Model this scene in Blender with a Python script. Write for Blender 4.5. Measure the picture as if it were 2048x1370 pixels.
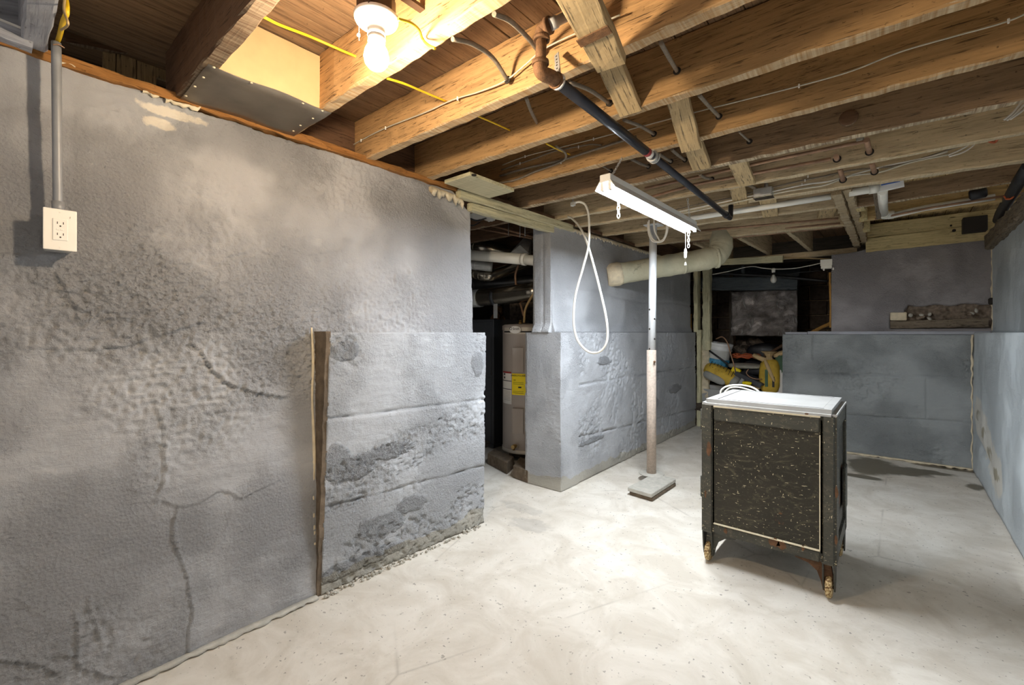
import bpy, bmesh, math, random
import numpy as np
from mathutils import Vector, Matrix
random.seed(7)
for o in list(bpy.data.objects): bpy.data.objects.remove(o)
SC = bpy.context.scene
COL = SC.collection

# ------------------------------------------------------------------ camera (room surveyed with x across, y deep, z up)
F, CX, HY, EYE = 900.0, 1024.0, 665.0, 1.2
YAW = math.atan((1790 - 1024) / F)
SN, CS = math.sin(YAW), math.cos(YAW)
cd = bpy.data.cameras.new('camera'); cam = bpy.data.objects.new('camera', cd); COL.objects.link(cam)
cam.location = (0, 0, EYE); cam.rotation_euler = (math.radians(90), 0, YAW)
cd.sensor_width = 36; cd.lens = 36 * F / 2048; cd.shift_y = -(685 - HY) / 2048; cd.clip_start = .02
SC.camera = cam

# ------------------------------------------------------------------ light
w = bpy.data.worlds.new('world'); SC.world = w; w.use_nodes = True
w.node_tree.nodes['Background'].inputs[0].default_value = (1.0, .97, .93, 1)
w.node_tree.nodes['Background'].inputs[1].default_value = .42
SC.view_settings.view_transform = 'Standard'; SC.view_settings.look = 'None'
SC.view_settings.gamma = 1; SC.view_settings.exposure = 0.12
SC.view_settings.use_curve_mapping = False
TUBE_W, BULB_W = 290.0, 780.0
# added soft fill light, out of view behind the camera
pl = bpy.data.lights.new('rear_fill_light', 'POINT'); pl.energy = 9; pl.color = (1, .90, .78); pl.shadow_soft_size = .12
po = bpy.data.objects.new('rear_fill_light', pl); po.location = (-.5, -1.0, 1.75); COL.objects.link(po)

# ------------------------------------------------------------------ survey helpers: a sight line met with a known plane
def ray(u, v):
    a = (u - CX) / F; b = (HY - v) / F
    return Vector((-SN + a * CS, CS + a * SN, b))
def ox(u, v, x): d = ray(u, v); return Vector((0, 0, EYE)) + d * (x / d.x)
def oy(u, v, y): d = ray(u, v); return Vector((0, 0, EYE)) + d * (y / d.y)
def oz(u, v, z): d = ray(u, v); return Vector((0, 0, EYE)) + d * ((z - EYE) / d.z)

# ------------------------------------------------------------------ numpy noise
def _h(ix, iy, s):
    n = (ix.astype(np.int64) * 374761393 + iy.astype(np.int64) * 668265263 + s * 974634777) & 0xFFFFFFFF
    n = ((n ^ (n >> 13)) * 1274126177) & 0xFFFFFFFF
    return ((n ^ (n >> 16)) & 0xFFFF) / 65535.0
def vn(x, y, s=0):
    ix = np.floor(x); iy = np.floor(y); fx = x - ix; fy = y - iy
    fx = fx * fx * (3 - 2 * fx); fy = fy * fy * (3 - 2 * fy)
    a = _h(ix, iy, s); b = _h(ix + 1, iy, s); c = _h(ix, iy + 1, s); d = _h(ix + 1, iy + 1, s)
    return (a * (1 - fx) + b * fx) * (1 - fy) + (c * (1 - fx) + d * fx) * fy
def fbm(x, y, f=1., o=4, s=0):
    r = 0; a = .5; t = 0
    for k in range(o):
        r = r + a * vn(x * f + 17.3 * k, y * f + 9.1 * k, s + k); t += a; a *= .5; f *= 2
    return r / t - .5
def sst(e0, e1, x): t = np.clip((x - e0) / (e1 - e0), 0, 1); return t * t * (3 - 2 * t)
def pdist(U, V, pts):
    """signed distance to a polyline"""
    best = np.full(U.shape, 9.); sg = np.ones(U.shape)
    for (ax, ay), (bx, by) in zip(pts[:-1], pts[1:]):
        dx, dy = bx - ax, by - ay; L = dx * dx + dy * dy + 1e-9
        t = np.clip(((U - ax) * dx + (V - ay) * dy) / L, 0, 1)
        ex = U - ax - t * dx; ey = V - ay - t * dy; d = np.hypot(ex, ey)
        m = d < best; best = np.where(m, d, best); sg = np.where(m, np.sign(dx * ey - dy * ex), sg)
    return best, sg

# ------------------------------------------------------------------ object helpers
def W(o):
    m = o.matrix_basis.copy()
    if o.parent: m = W(o.parent) @ o.matrix_parent_inverse @ m
    return m
def put(name, data, parent=None, mat=None, M=None):
    o = bpy.data.objects.new(name, data); COL.objects.link(o)
    if M is not None: o.matrix_basis = M
    if parent is not None:
        o.parent = parent; o.matrix_parent_inverse = W(parent).inverted()
    if mat is not None and data is not None:
        data.materials.clear(); data.materials.append(mat)
    return o
def tag(o, label=None, cat=None, group=None, kind=None):
    if label: o['label'] = label
    if cat: o['category'] = cat
    if group: o['group'] = group
    if kind: o['kind'] = kind
    return o
def thing(name, label, cat, loc, group=None):
    return tag(put(name, None, None, None, Matrix.Translation(Vector(loc))), label, cat, group)
def mesh(verts, faces, smooth=False):
    me = bpy.data.meshes.new('m'); me.from_pydata([tuple(v) for v in verts], [], faces); me.update()
    if smooth:
        for p in me.polygons: p.use_smooth = True
    return me
def bm_mesh(bm, smooth=False):
    me = bpy.data.meshes.new('m'); bm.to_mesh(me); bm.free()
    if smooth:
        for p in me.polygons: p.use_smooth = True
    return me
def boxm(sx, sy, sz, bev=.0, seg=1, smooth=False):
    bm = bmesh.new(); bmesh.ops.create_cube(bm, size=1)
    bmesh.ops.scale(bm, vec=(sx, sy, sz), verts=bm.verts)
    if bev > 0: bmesh.ops.bevel(bm, geom=bm.edges[:], offset=bev, segments=seg, affect='EDGES', profile=.6)
    return bm_mesh(bm, smooth)
def box(name, lo, hi, mat, parent=None, bev=.0, seg=1):
    lo = Vector(lo); hi = Vector(hi); s = hi - lo
    return put(name, boxm(abs(s.x), abs(s.y), abs(s.z), bev, seg), parent, mat, Matrix.Translation((lo + hi) / 2))
def frame(a, b, up=(0, 0, 1), roll=0):
    a = Vector(a); b = Vector(b); x = (b - a).normalized(); up = Vector(up)
    if abs(x.dot(up)) > .98: up = Vector((0, 1, 0))
    y = up.cross(x).normalized(); z = x.cross(y)
    m = Matrix((x, y, z)).transposed().to_4x4(); m.translation = a
    return m @ Matrix.Rotation(roll, 4, 'X')
def beam(name, a, b, wd, ht, mat, parent=None, roll=0, rough=.0025, seed=0, up=(0, 0, 1), bow=0., bev=.0):
    """sawn timber: axis a->b, width (local y), height (local z), worn irregular arrises"""
    a = Vector(a); b = Vector(b); L = (b - a).length
    n = max(2, min(60, int(L / .05))); rnd = random.Random(seed + int(L * 1000))
    prof = []
    c = min(wd, ht) * .09
    for (sy, sz) in ((-1, -1), (1, -1), (1, 1), (-1, 1)):
        if (sy, sz) in ((-1, -1), (1, 1)): prof += [(sy, sz, 0, c), (sy, sz, c, 0)]
        else: prof += [(sy, sz, c, 0), (sy, sz, 0, c)]
    V = []; Fc = []
    for i in range(n + 1):
        x = L * i / n; bz = bow * math.sin(math.pi * i / n)
        for (sy, sz, cy, cz) in prof:
            V.append((x, sy * (wd / 2 - cy) + rnd.uniform(-rough, rough), sz * (ht / 2 - cz) + rnd.uniform(-rough, rough) + bz))
    for i in range(n):
        for k in range(8):
            Fc.append((i * 8 + k, i * 8 + (k + 1) % 8, (i + 1) * 8 + (k + 1) % 8, (i + 1) * 8 + k))
    Fc.append(tuple(range(7, -1, -1))); Fc.append(tuple(n * 8 + k for k in range(8)))
    return put(name, mesh(V, Fc), parent, mat, frame(a, b, up, roll))
def smooth_pts(P, sub=6):
    P = [Vector(p) for p in P]
    if len(P) < 3 or sub <= 1: return P
    out = []
    Q = [P[0] * 2 - P[1]] + P + [P[-1] * 2 - P[-2]]
    for i in range(1, len(Q) - 2):
        for k in range(sub):
            t = k / sub; p0, p1, p2, p3 = Q[i - 1], Q[i], Q[i + 1], Q[i + 2]
            out.append(.5 * ((2 * p1) + (p2 - p0) * t + (2 * p0 - 5 * p1 + 4 * p2 - p3) * t * t + (3 * p1 - p0 - 3 * p2 + p3) * t ** 3))
    out.append(P[-1]); return out
def tubem(P, r, res=8, flat=1.0, caps=True, origin=None):
    P = [Vector(p) for p in P]; n = len(P)
    R = r if isinstance(r, (list, tuple)) else [r] * n
    T = []
    for i in range(n):
        d = P[min(i + 1, n - 1)] - P[max(i - 1, 0)]
        T.append(d.normalized() if d.length > 1e-9 else Vector((1, 0, 0)))
    up = Vector((0, 0, 1)) if abs(T[0].z) < .9 else Vector((0, 1, 0))
    N = (up - T[0] * up.dot(T[0])).normalized(); V = []; Fc = []
    org = origin or P[0]
    for i in range(n):
        N = (N - T[i] * N.dot(T[i])).normalized(); B = T[i].cross(N)
        for k in range(res):
            a = 2 * math.pi * k / res
            V.append(P[i] - org + (N * math.cos(a) * flat + B * math.sin(a)) * R[i])
    for i in range(n - 1):
        for k in range(res):
            Fc.append((i * res + k, i * res + (k + 1) % res, (i + 1) * res + (k + 1) % res, (i + 1) * res + k))
    if caps: Fc.append(tuple(range(res - 1, -1, -1))); Fc.append(tuple((n - 1) * res + k for k in range(res)))
    me = mesh(V, Fc)
    for p in me.polygons: p.use_smooth = len(p.vertices) == 4
    return me
def tube(name, P, r, mat, parent=None, res=8, sub=6, flat=1.0):
    P = smooth_pts(P, sub)
    if isinstance(r, (list, tuple)) and len(r) != len(P):
        k = len(r); r = [np.interp(i / (len(P) - 1) * (k - 1), range(k), r) for i in range(len(P))]
    return put(name, tubem(P, r, res, flat), parent, mat, Matrix.Translation(P[0]))
def lathem(prof, res=24, smooth=True):
    V = []; Fc = []; n = len(prof)
    for (r, z) in prof:
        for k in range(res):
            a = 2 * math.pi * k / res; V.append((r * math.cos(a), r * math.sin(a), z))
    for i in range(n - 1):
        for k in range(res):
            Fc.append((i * res + k, i * res + (k + 1) % res, (i + 1) * res + (k + 1) % res, (i + 1) * res + k))
    Fc.append(tuple(range(res - 1, -1, -1))); Fc.append(tuple((n - 1) * res + k for k in range(res)))
    me = mesh(V, Fc)
    for p in me.polygons: p.use_smooth = smooth and len(p.vertices) == 4
    return me
def lathe(name, prof, mat, M, parent=None, res=24, smooth=True):
    return put(name, lathem(prof, res, smooth), parent, mat, M)
def T(*p): return Matrix.Translation(Vector(p))
def joinm(parts):
    """several (mesh, matrix) into one mesh"""
    bm = bmesh.new()
    for me, M in parts:
        k = len(bm.verts); bm.from_mesh(me); bm.verts.ensure_lookup_table()
        for v in bm.verts[k:]: v.co = M @ v.co
    out = bpy.data.meshes.new('m'); bm.to_mesh(out); bm.free(); return out
def slab(name, O, U, V, lu, lv, res, fn, depth, mat, parent=None, kind='structure', smooth=True, edge=None):
    """thick panel whose face is a fine relief grid: O origin, U,V in-plane directions, normal = UxV, fn(u,v)->offset"""
    O = Vector(O); U = Vector(U); V = Vector(V); N = U.cross(V).normalized()
    nu = max(2, int(lu / res)); nv = max(2, int(lv / res))
    uu, vv = np.meshgrid(np.linspace(0, lu, nu + 1), np.linspace(0, lv, nv + 1))
    d = fn(uu, vv)
    if edge is not None: uu, vv = edge(uu, vv)
    P = uu[..., None] * np.array(U) + vv[..., None] * np.array(V) + d[..., None] * np.array(N)
    G = P.reshape(-1, 3)
    idx = np.arange((nu + 1) * (nv + 1)).reshape(nv + 1, nu + 1)
    q = np.stack([idx[:-1, :-1], idx[:-1, 1:], idx[1:, 1:], idx[1:, :-1]], -1).reshape(-1, 4)
    ring = list(idx[0, :]) + list(idx[1:, -1]) + list(idx[-1, -2::-1]) + list(idx[-2:0:-1, 0])
    nb = len(G); back = [Vector(G[i]) - N * (depth + float(d.reshape(-1)[i])) for i in ring]
    Fc = [tuple(int(t) for t in r) for r in q]; m = len(ring)
    for i in range(m):
        j = (i + 1) % m
        Fc.append((int(ring[j]), int(ring[i]), nb + i, nb + j))
    Fc.append(tuple(nb + i for i in range(m - 1, -1, -1)))
    me = mesh([tuple(g) for g in G] + [tuple(b) for b in back], Fc)
    ns = len(q)
    for i, p in enumerate(me.polygons):
        if i < ns: p.use_smooth = smooth
    o = put(name, me, parent, mat, Matrix.Translation(O))
    if kind and parent is None: o['kind'] = kind
    return o
def ragged(name, pts, h, dpt, mat, parent, nrm, seed=0, step=.02):
    P = [Vector(p) for p in pts]; V = []; Fc = []; nrm = Vector(nrm)
    Q = []
    for a, b in zip(P[:-1], P[1:]):
        k = max(1, int((b - a).length / step))
        for i in range(k): Q.append(a.lerp(b, i / k))
    Q.append(P[-1]); rnd = random.Random(seed)
    for q in Q:
        hh = h * rnd.uniform(.35, 1.3); d = dpt * rnd.uniform(.5, 1.4)
        V += [q + nrm * d * .2, q + nrm * d - Vector((0, 0, hh * .45)), q + nrm * d * .25 - Vector((0, 0, hh)), q - nrm * .02 - Vector((0, 0, hh * .5)), q - nrm * .02]
    for i in range(len(Q) - 1):
        for k in range(5): Fc.append((i * 5 + k, i * 5 + (k + 1) % 5, (i + 1) * 5 + (k + 1) % 5, (i + 1) * 5 + k))
    return put(name, mesh(V, Fc, True), parent, mat)
def txt(name, s, size, mat, M, parent, extrude=.0008):
    c = bpy.data.curves.new(name, 'FONT'); c.body = s; c.size = size; c.extrude = extrude
    c.align_x = 'CENTER'; c.align_y = 'CENTER'
    t0 = bpy.data.objects.new('t', c); COL.objects.link(t0); dg = bpy.context.evaluated_depsgraph_get(); dg.update()
    me = bpy.data.meshes.new_from_object(t0.evaluated_get(dg)); bpy.data.objects.remove(t0)
    return put(name, me, parent, mat, M)

# ------------------------------------------------------------------ materials
class NT:
    def __init__(s, name):
        s.m = bpy.data.materials.new(name); s.m.use_nodes = True; s.t = s.m.node_tree; s.n = s.t.nodes; s.l = s.t.links
        s.b = s.n['Principled BSDF']; s.tc = s.n.new('ShaderNodeTexCoord')
    def map(s, scale=(1, 1, 1), loc=(0, 0, 0), rot=(0, 0, 0), src='Object'):
        k = s.n.new('ShaderNodeMapping'); k.inputs['Scale'].default_value = scale; k.inputs['Location'].default_value = loc
        k.inputs['Rotation'].default_value = rot; s.l.new(s.tc.outputs[src], k.inputs['Vector']); return k.outputs[0]
    def geo(s, scale=(1, 1, 1), loc=(0, 0, 0)):
        g = s.n.new('ShaderNodeNewGeometry'); k = s.n.new('ShaderNodeMapping'); k.inputs['Scale'].default_value = scale
        k.inputs['Location'].default_value = loc
        s.l.new(g.outputs['Position'], k.inputs['Vector']); return k.outputs[0]
    def noise(s, vec, sc, det=4, rough=.55, dist=0):
        k = s.n.new('ShaderNodeTexNoise'); k.inputs['Scale'].default_value = sc; k.inputs['Detail'].default_value = det
        k.inputs['Roughness'].default_value = rough; k.inputs['Distortion'].default_value = dist
        s.l.new(vec, k.inputs['Vector']); return k.outputs['Fac']
    def vor(s, vec, sc, feat='F1', rnd=1):
        k = s.n.new('ShaderNodeTexVoronoi'); k.feature = feat; k.inputs['Scale'].default_value = sc
        k.inputs['Randomness'].default_value = rnd
        s.l.new(vec, k.inputs['Vector']); return k.outputs['Distance']
    def ramp(s, fac, *st):
        k = s.n.new('ShaderNodeValToRGB'); e = k.color_ramp.elements
        while len(e) > 1: e.remove(e[0])
        e[0].position = st[0][0]; e[0].color = col(st[0][1])
        for p, c in st[1:]: x = e.new(p); x.color = col(c)
        s.l.new(fac, k.inputs[0]); return k.outputs[0]
    def mix(s, fac, a, b, mode='MIX'):
        k = s.n.new('ShaderNodeMix'); k.data_type = 'RGBA'; k.blend_type = mode
        if isinstance(fac, (int, float)): k.inputs[0].default_value = fac
        else: s.l.new(fac, k.inputs[0])
        for i, c in ((6, a), (7, b)):
            if isinstance(c, (tuple, list, float, int)): k.inputs[i].default_value = col(c)
            else: s.l.new(c, k.inputs[i])
        return k.outputs[2]
    def math(s, op, a, b=None):
        k = s.n.new('ShaderNodeMath'); k.operation = op
        for i, c in ((0, a), (1, b)):
            if c is None: continue
            if isinstance(c, (int, float)): k.inputs[i].default_value = c
            else: s.l.new(c, k.inputs[i])
        return k.outputs[0]
    def blob(s, cx, cy, cz, rx, ry, rz, nz=.6, nsc=6):
        v = s.geo((1 / rx, 1 / ry, 1 / rz), (-cx / rx, -cy / ry, -cz / rz))
        k = s.n.new('ShaderNodeVectorMath'); k.operation = 'LENGTH'; s.l.new(v, k.inputs[0])
        n = s.noise(s.geo(), nsc, 5); d = s.math('ADD', k.outputs['Value'], s.math('MULTIPLY', s.math('SUBTRACT', n, .5), nz * 3))
        return s.ramp(d, (.75, 1.), (1.0, 0.))
    def bump(s, h, st=.3, dist=.01, prev=None):
        k = s.n.new('ShaderNodeBump'); k.inputs['Strength'].default_value = st; k.inputs['Distance'].default_value = dist
        s.l.new(h, k.inputs['Height'])
        if prev is not None: s.l.new(prev, k.inputs['Normal'])
        return k.outputs[0]
    def fin(s, color=None, rough=.8, metal=0, normal=None, spec=None):
        if color is not None:
            if isinstance(color, (tuple, list)): s.b.inputs['Base Color'].default_value = col(color)
            else: s.l.new(color, s.b.inputs['Base Color'])
        if isinstance(rough, (int, float)): s.b.inputs['Roughness'].default_value = rough
        else: s.l.new(rough, s.b.inputs['Roughness'])
        s.b.inputs['Metallic'].default_value = metal
        if normal is not None: s.l.new(normal, s.b.inputs['Normal'])
        if spec is not None: s.b.inputs['Specular IOR Level'].default_value = spec
        return s.m
def col(c):
    if isinstance(c, (int, float)): return (c, c, c, 1)
    return (c[0], c[1], c[2], 1) if len(c) == 3 else tuple(c)
def srgb(r, g, b):
    f = lambda x: (x / 255 / 12.92) if x / 255 < .04045 else ((x / 255 + .055) / 1.055) ** 2.4
    return (f(r), f(g), f(b))
def mul(c, k): return tuple(min(1, x * k) for x in c)

def plain(name, c, rough=.6, metal=0, var=.12, nsc=14, bump=.15, spec=None):
    t = NT(name); v = t.map(); n = t.noise(v, nsc, 4)
    cc = t.ramp(n, (.3, mul(c, 1 - var)), (.7, mul(c, 1 + var)))
    return t.fin(cc, rough, metal, t.bump(t.noise(v, nsc * 6, 3), bump, .002), spec)
def wood(name, c, dark, streak=.6, pale=None, seed=0, sc=1.0, under=.6):
    t = NT(name)
    v = t.map((1.2 * sc, 16 * sc, 16 * sc), (seed * 3.1, seed * 1.7, seed))
    g = t.noise(v, 3.0, 6, .62, .6)
    base = t.ramp(g, (.30, mul(c, .48)), (.48, mul(c, .92)), (.70, mul(c, 1.25)))
    v3 = t.map((.5, 1.5, 1.5), (seed, 0, 0))
    base = t.mix(t.ramp(t.noise(v3, 2.5, 3), (.35, 0.), (.7, .55)), base, pale or mul(c, 1.12))
    v2 = t.map((2.2 * sc, 55 * sc, 55 * sc), (seed * 7, 0, 0))
    st = t.ramp(t.noise(v2, 3.0, 3, .7), (.575, 0.), (.64, streak))
    base = t.mix(st, base, dark)
    kn = t.ramp(t.vor(t.map((2.0, 9, 9), (seed, seed, 0)), 1.4), (.035, .8), (.075, 0.))
    base = t.mix(kn, base, mul(dark, .6))
    # small nail / dirt specks
    sp = t.ramp(t.noise(t.map((30, 45, 45)), 1.4, 2, .8), (.67, 0.), (.74, .6))
    base = t.mix(sp, base, mul(dark, .5))
    # faces turned down: sawn, weathered grey-beige with cross saw marks
    gg = t.n.new('ShaderNodeNewGeometry'); sp_ = t.n.new('ShaderNodeSeparateXYZ'); t.l.new(gg.outputs['True Normal'], sp_.inputs[0])
    um = t.math('MULTIPLY', t.ramp(t.math('MULTIPLY', sp_.outputs['Z'], -1.0), (.6, 0.), (.8, 1.)), under)
    saw = t.ramp(t.noise(t.map((60, 1.5, 1.5), (seed, 0, 0)), 1.5, 3, .7), (.35, mul(c, .7)), (.65, srgb(206, 192, 164)))
    base = t.mix(um, base, saw)
    nr = t.bump(g, .45, .004); nr = t.bump(t.noise(v2, 3.0, 3), .3, .002, nr)
    return t.fin(base, .85, 0, nr, .25)
def grey_paint(name, c, pits=.5, chips=.25, honey=()):
    t = NT(name); v = t.geo()
    big = t.noise(v, 1.3, 4); mid = t.noise(v, 7, 5, .6)
    cc = t.ramp(big, (.3, mul(c, .93)), (.7, mul(c, 1.06)))
    cc = t.mix(t.ramp(mid, (.35, .25), (.6, 0.)), cc, mul(c, .8))
    # unpainted pale flecks in the rough spots
    msk = t.ramp(t.noise(v, 2.3, 3), (.5, 0.), (.68, 1.))
    fl = t.ramp(t.noise(v, 90, 2, .7), (.70, 0.), (.75, chips))
    cc = t.mix(t.math('MULTIPLY', fl, msk), cc, (.75, .72, .66))
    pt = t.ramp(t.noise(v, 70, 3, .8), (.30, pits), (.38, 0.))
    cc = t.mix(t.math('MULTIPLY', pt, t.ramp(t.noise(v, 3.1, 3), (.42, 0.), (.62, 1.))), cc, mul(c, .35))
    rm = t.ramp(t.noise(v, 1.9, 4, .6), (.40, .12), (.60, 1.))
    n = t.bump(t.math('MULTIPLY', t.noise(v, 210, 3, .8), rm), .9, .006)
    n = t.bump(t.math('MULTIPLY', t.noise(v, 62, 6, .78), rm), 1.0, .014, n)
    n = t.bump(t.math('MULTIPLY', t.vor(v, 95), rm), .5, .008, n)
    if honey:
        hm = None
        for (y, z, ry, rz) in honey:
            b = t.blob(-1.95, y, z, .3, ry, rz, .5, 9); hm = b if hm is None else t.math('MAXIMUM', hm, b)
        pv = t.noise(v, 85, 3, .75); n = t.bump(t.math('MULTIPLY', t.math('SUBTRACT', 1.0, pv), hm), 1.0, .05, n)
        cc = t.mix(t.math('MULTIPLY', t.ramp(pv, (.50, 0.), (.60, .22)), hm), cc, mul(c, .4))
    n = t.bump(t.noise(t.geo((5, 5, 40)), 3, 5, .7, 1.4), .5, .006, n)
    n = t.bump(t.noise(v, 16, 5, .7), .35, .012, n)
    return t, cc, n
M = {}
tW = grey_paint('grey_wall_paint', srgb(172, 172, 174), .45, .25)
t, cc, n = tW
for (px, py, rr, sx) in ((345, 225, 1, 2.2), (320, 245, 1, 1.2)):
    p = ox(px, py, -2.04)
    b = t.blob(p.x, p.y, p.z, .1, .05 * rr * sx, .022, .55, 22); cc = t.mix(b, cc, (.72, .66, .56))
M['wall_left'] = t.fin(cc, .62, 0, n, .4)
t, cc, n = grey_paint('grey_form_board_paint', srgb(180, 182, 186), .7, .5,
    [(1.06, .60, .07, .10), (1.16, .56, .12, .06), (1.35, .60, .14, .05), (1.32, .22, .14, .07), (1.5, .28, .12, .05), (1.98, 1.02, .05, .09), (1.2, .08, .3, .04), (1.08, 1.12, .08, .05), (3.5, .95, .12, .04), (3.3, .3, .2, .03), (4.6, .45, .12, .08), (5.2, .55, .2, .05)])
bot = t.geo(); sx_ = t.n.new('ShaderNodeSeparateXYZ'); t.l.new(bot, sx_.inputs[0])
zz = t.math('ADD', sx_.outputs['Z'], t.math('MULTIPLY', t.noise(t.geo(), 5, 4), -.16))
cc = t.mix(t.ramp(zz, (-.045, 1.), (-.02, 0.)), cc, (.42, .40, .35))
M['footing'] = t.fin(cc, .6, 0, n, .4)
t, cc, n = grey_paint('grey_back_wall_paint', srgb(152, 157, 158), .7, .8)
M['back_low'] = t.fin(cc, .55, 0, n, .4)
t, cc, n = grey_paint('mauve_grey_wall_paint', srgb(152, 148, 149), .3, .3)
M['back_up'] = t.fin(cc, .6, 0, n, .4)
t, cc, n = grey_paint('bluish_right_wall_paint', srgb(206, 214, 218), .15, .25)
for (y, z, ry, rz) in ((5.25, .52, .26, .18), (5.0, .42, .3, .2), (4.72, .32, .34, .18), (4.45, .24, .3, .15)):
    cc = t.mix(t.blob(.55, y, z, .3, ry, rz, .4, 9), cc, (.78, .76, .70))
    cc = t.mix(t.blob(.55, y, z, .3, ry * .45, rz * .3, .5, 14), cc, (.42, .38, .28))
M['right'] = t.fin(cc, .5, 0, n, .45)

t = NT('worn_concrete_floor'); v = t.geo()
cc = t.ramp(t.noise(v, 1.1, 5, .6), (.3, srgb(206, 198, 186)), (.7, srgb(224, 219, 209)))
cc = t.mix(t.ramp(t.noise(v, 4, 6, .65, .8), (.36, .6), (.6, 0.)), cc, srgb(182, 172, 156))
cc = t.mix(t.ramp(t.noise(v, 26, 4, .7), (.62, 0.), (.75, .4)), cc, srgb(138, 130, 118))
cc = t.mix(t.ramp(t.noise(t.geo((1, 1, 1), (5, 3, 0)), 34, 2, .6), (.685, 0.), (.71, .6)), cc, srgb(120, 114, 106))
cc = t.mix(t.ramp(t.noise(t.geo((1, 1, 1), (1, 9, 0)), 70, 2, .5), (.71, 0.), (.74, .7)), cc, srgb(96, 90, 84))
cr = t.ramp(t.vor(t.geo((.9, .5, .9)), 1.1, 'DISTANCE_TO_EDGE'), (.0, .35), (.006, 0.))
cc = t.mix(t.math('MULTIPLY', cr, t.ramp(t.noise(v, 2, 2), (.5, 0.), (.6, 1.))), cc, srgb(120, 112, 100))
for (px, py, rx, ry, k) in ((1062, 1050, .16, .10, .28), (1045, 1015, .22, .06, .22)):
    p = oz(px, py, 0); cc = t.mix(t.math('MULTIPLY', t.blob(p.x, p.y, 0, rx, ry, .2, .5, 12), k), cc, srgb(120, 118, 114))
wet = None
for (px, py, rx, ry, nz) in ((1745, 932, .22, .36, .35), (1725, 953, .16, .07, .2), (1800, 940, .24, .16, .3), (1850, 942, .2, .09, .4), (1900, 937, .3, .05, .5), (1950, 972, .06, .12, .5)):
    p = oz(px, py, 0); b = t.blob(p.x, p.y, 0, rx, ry, .2, nz, 7)
    wet = b if wet is None else t.math('MAXIMUM', wet, b)
cc = t.mix(wet, cc, srgb(112, 104, 88))
n = t.bump(t.noise(v, 55, 4, .7), .22, .004); n = t.bump(t.noise(v, 9, 4), .25, .008, n)
rg = t.ramp(wet, (0., .62), (1., .35))
M['floor'] = t.fin(cc, rg, 0, n, .35)
M['raw_concrete'] = plain('unpainted_brown_concrete', srgb(104, 90, 74), .95, 0, .35, 22, 1.0)
M['rubble'] = plain('broken_rubble', srgb(122, 108, 94), .95, 0, .45, 30, 1.0)
M['plaster'] = plain('cream_plaster', srgb(214, 200, 172), .9, 0, .15, 20, .7)

M['joist'] = wood('tan_joist_timber', srgb(192, 152, 104), srgb(54, 38, 26), .8)
M['joist_b'] = wood('tan_joist_timber_b', srgb(172, 136, 92), srgb(44, 32, 22), .7, seed=3)
M['joist_mid'] = wood('brown_grey_joist_timber', srgb(138, 114, 88), srgb(40, 32, 24), .7, seed=21, under=.85)
M['joist_pale'] = wood('pale_beige_joist_timber', srgb(196, 176, 142), srgb(66, 52, 38), .6, seed=5)
M['joist_dark'] = wood('dark_joist_timber', srgb(104, 78, 58), srgb(34, 24, 18), .6, seed=8, under=.35)
M['cream_wood'] = wood('cream_painted_timber', srgb(200, 194, 160), srgb(110, 100, 76), .45, seed=4)
M['bridge'] = wood('weathered_bridging_timber', srgb(184, 160, 120), srgb(52, 42, 32), .85, seed=6, under=.12)
M['floorboard'] = wood('brown_subfloor_boards', srgb(138, 110, 82), srgb(58, 44, 32), .5, seed=9, under=0.)
M['floorboard_b'] = wood('tan_subfloor_boards', srgb(196, 168, 118), srgb(66, 50, 34), .5, seed=11, under=0.)
M['rim'] = wood('ochre_rim_timber', srgb(202, 184, 136), srgb(70, 54, 36), .5, seed=2, under=0.)
M['sill'] = wood('orange_brown_sill', srgb(150, 104, 56), srgb(60, 38, 22), .5, seed=12, under=0.)
M['grey_wood'] = wood('grey_painted_timber', srgb(158, 160, 168), srgb(110, 110, 114), .35, seed=14, under=0.)
M['old_beam'] = wood('rough_old_beam', srgb(160, 138, 106), srgb(60, 48, 38), .7, seed=15)
M['black_beam'] = wood('blackened_old_beam', srgb(120, 108, 92), srgb(24, 20, 18), .9, seed=16, under=0.)
M['dark_wood'] = wood('dark_cellar_timber', srgb(84, 76, 66), srgb(26, 22, 20), .5, seed=17, under=0.)
M['slate_wood'] = wood('slate_grey_timber', srgb(92, 98, 102), srgb(30, 32, 34), .4, seed=18, under=0.)
M['stick'] = wood('yellow_stick', srgb(176, 132, 70), srgb(80, 56, 30), .4, seed=19)
M['drywall'] = plain('cream_board', srgb(190, 164, 122), .8, 0, .12, 5, .2)
M['flashing'] = plain('dull_sheet_metal', srgb(130, 122, 112), .42, .75, .2, 6, .1)
M['iron'] = plain('black_iron_pipe', srgb(48, 50, 58), .38, .5, .3, 12, .3)
M['rust'] = plain('rusty_iron', srgb(116, 84, 56), .75, .25, .4, 60, .8)
M['steel'] = plain('galvanised_steel', srgb(196, 196, 194), .4, .45, .12, 20, .1)
M['duct'] = plain('shiny_duct_metal', srgb(168, 160, 146), .22, .95, .25, 5, .1)
M['duct_dark'] = plain('dull_duct_metal', srgb(96, 96, 96), .4, .8, .25, 5, .1)
M['copper'] = plain('aged_copper', srgb(158, 124, 98), .5, .3, .25, 20, .1)
M['copper_hot'] = plain('orange_cable', srgb(190, 96, 56), .5, 0, .2, 20, .1)
M['cable_yellow'] = plain('yellow_cable_sheath', srgb(232, 190, 30), .45, 0, .05, 20, .05)
M['cable_white'] = plain('white_cable_sheath', srgb(226, 222, 212), .5, 0, .05, 20, .05)
M['cable_grey'] = plain('old_cloth_cable', srgb(128, 116, 100), .85, 0, .2, 60, .5)
M['cable_tan'] = plain('tan_cable_sheath', srgb(176, 150, 104), .6, 0, .1, 40, .2)
M['cable_pale'] = plain('pale_grey_cable', srgb(196, 190, 172), .5, 0, .1, 30, .1)
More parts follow.
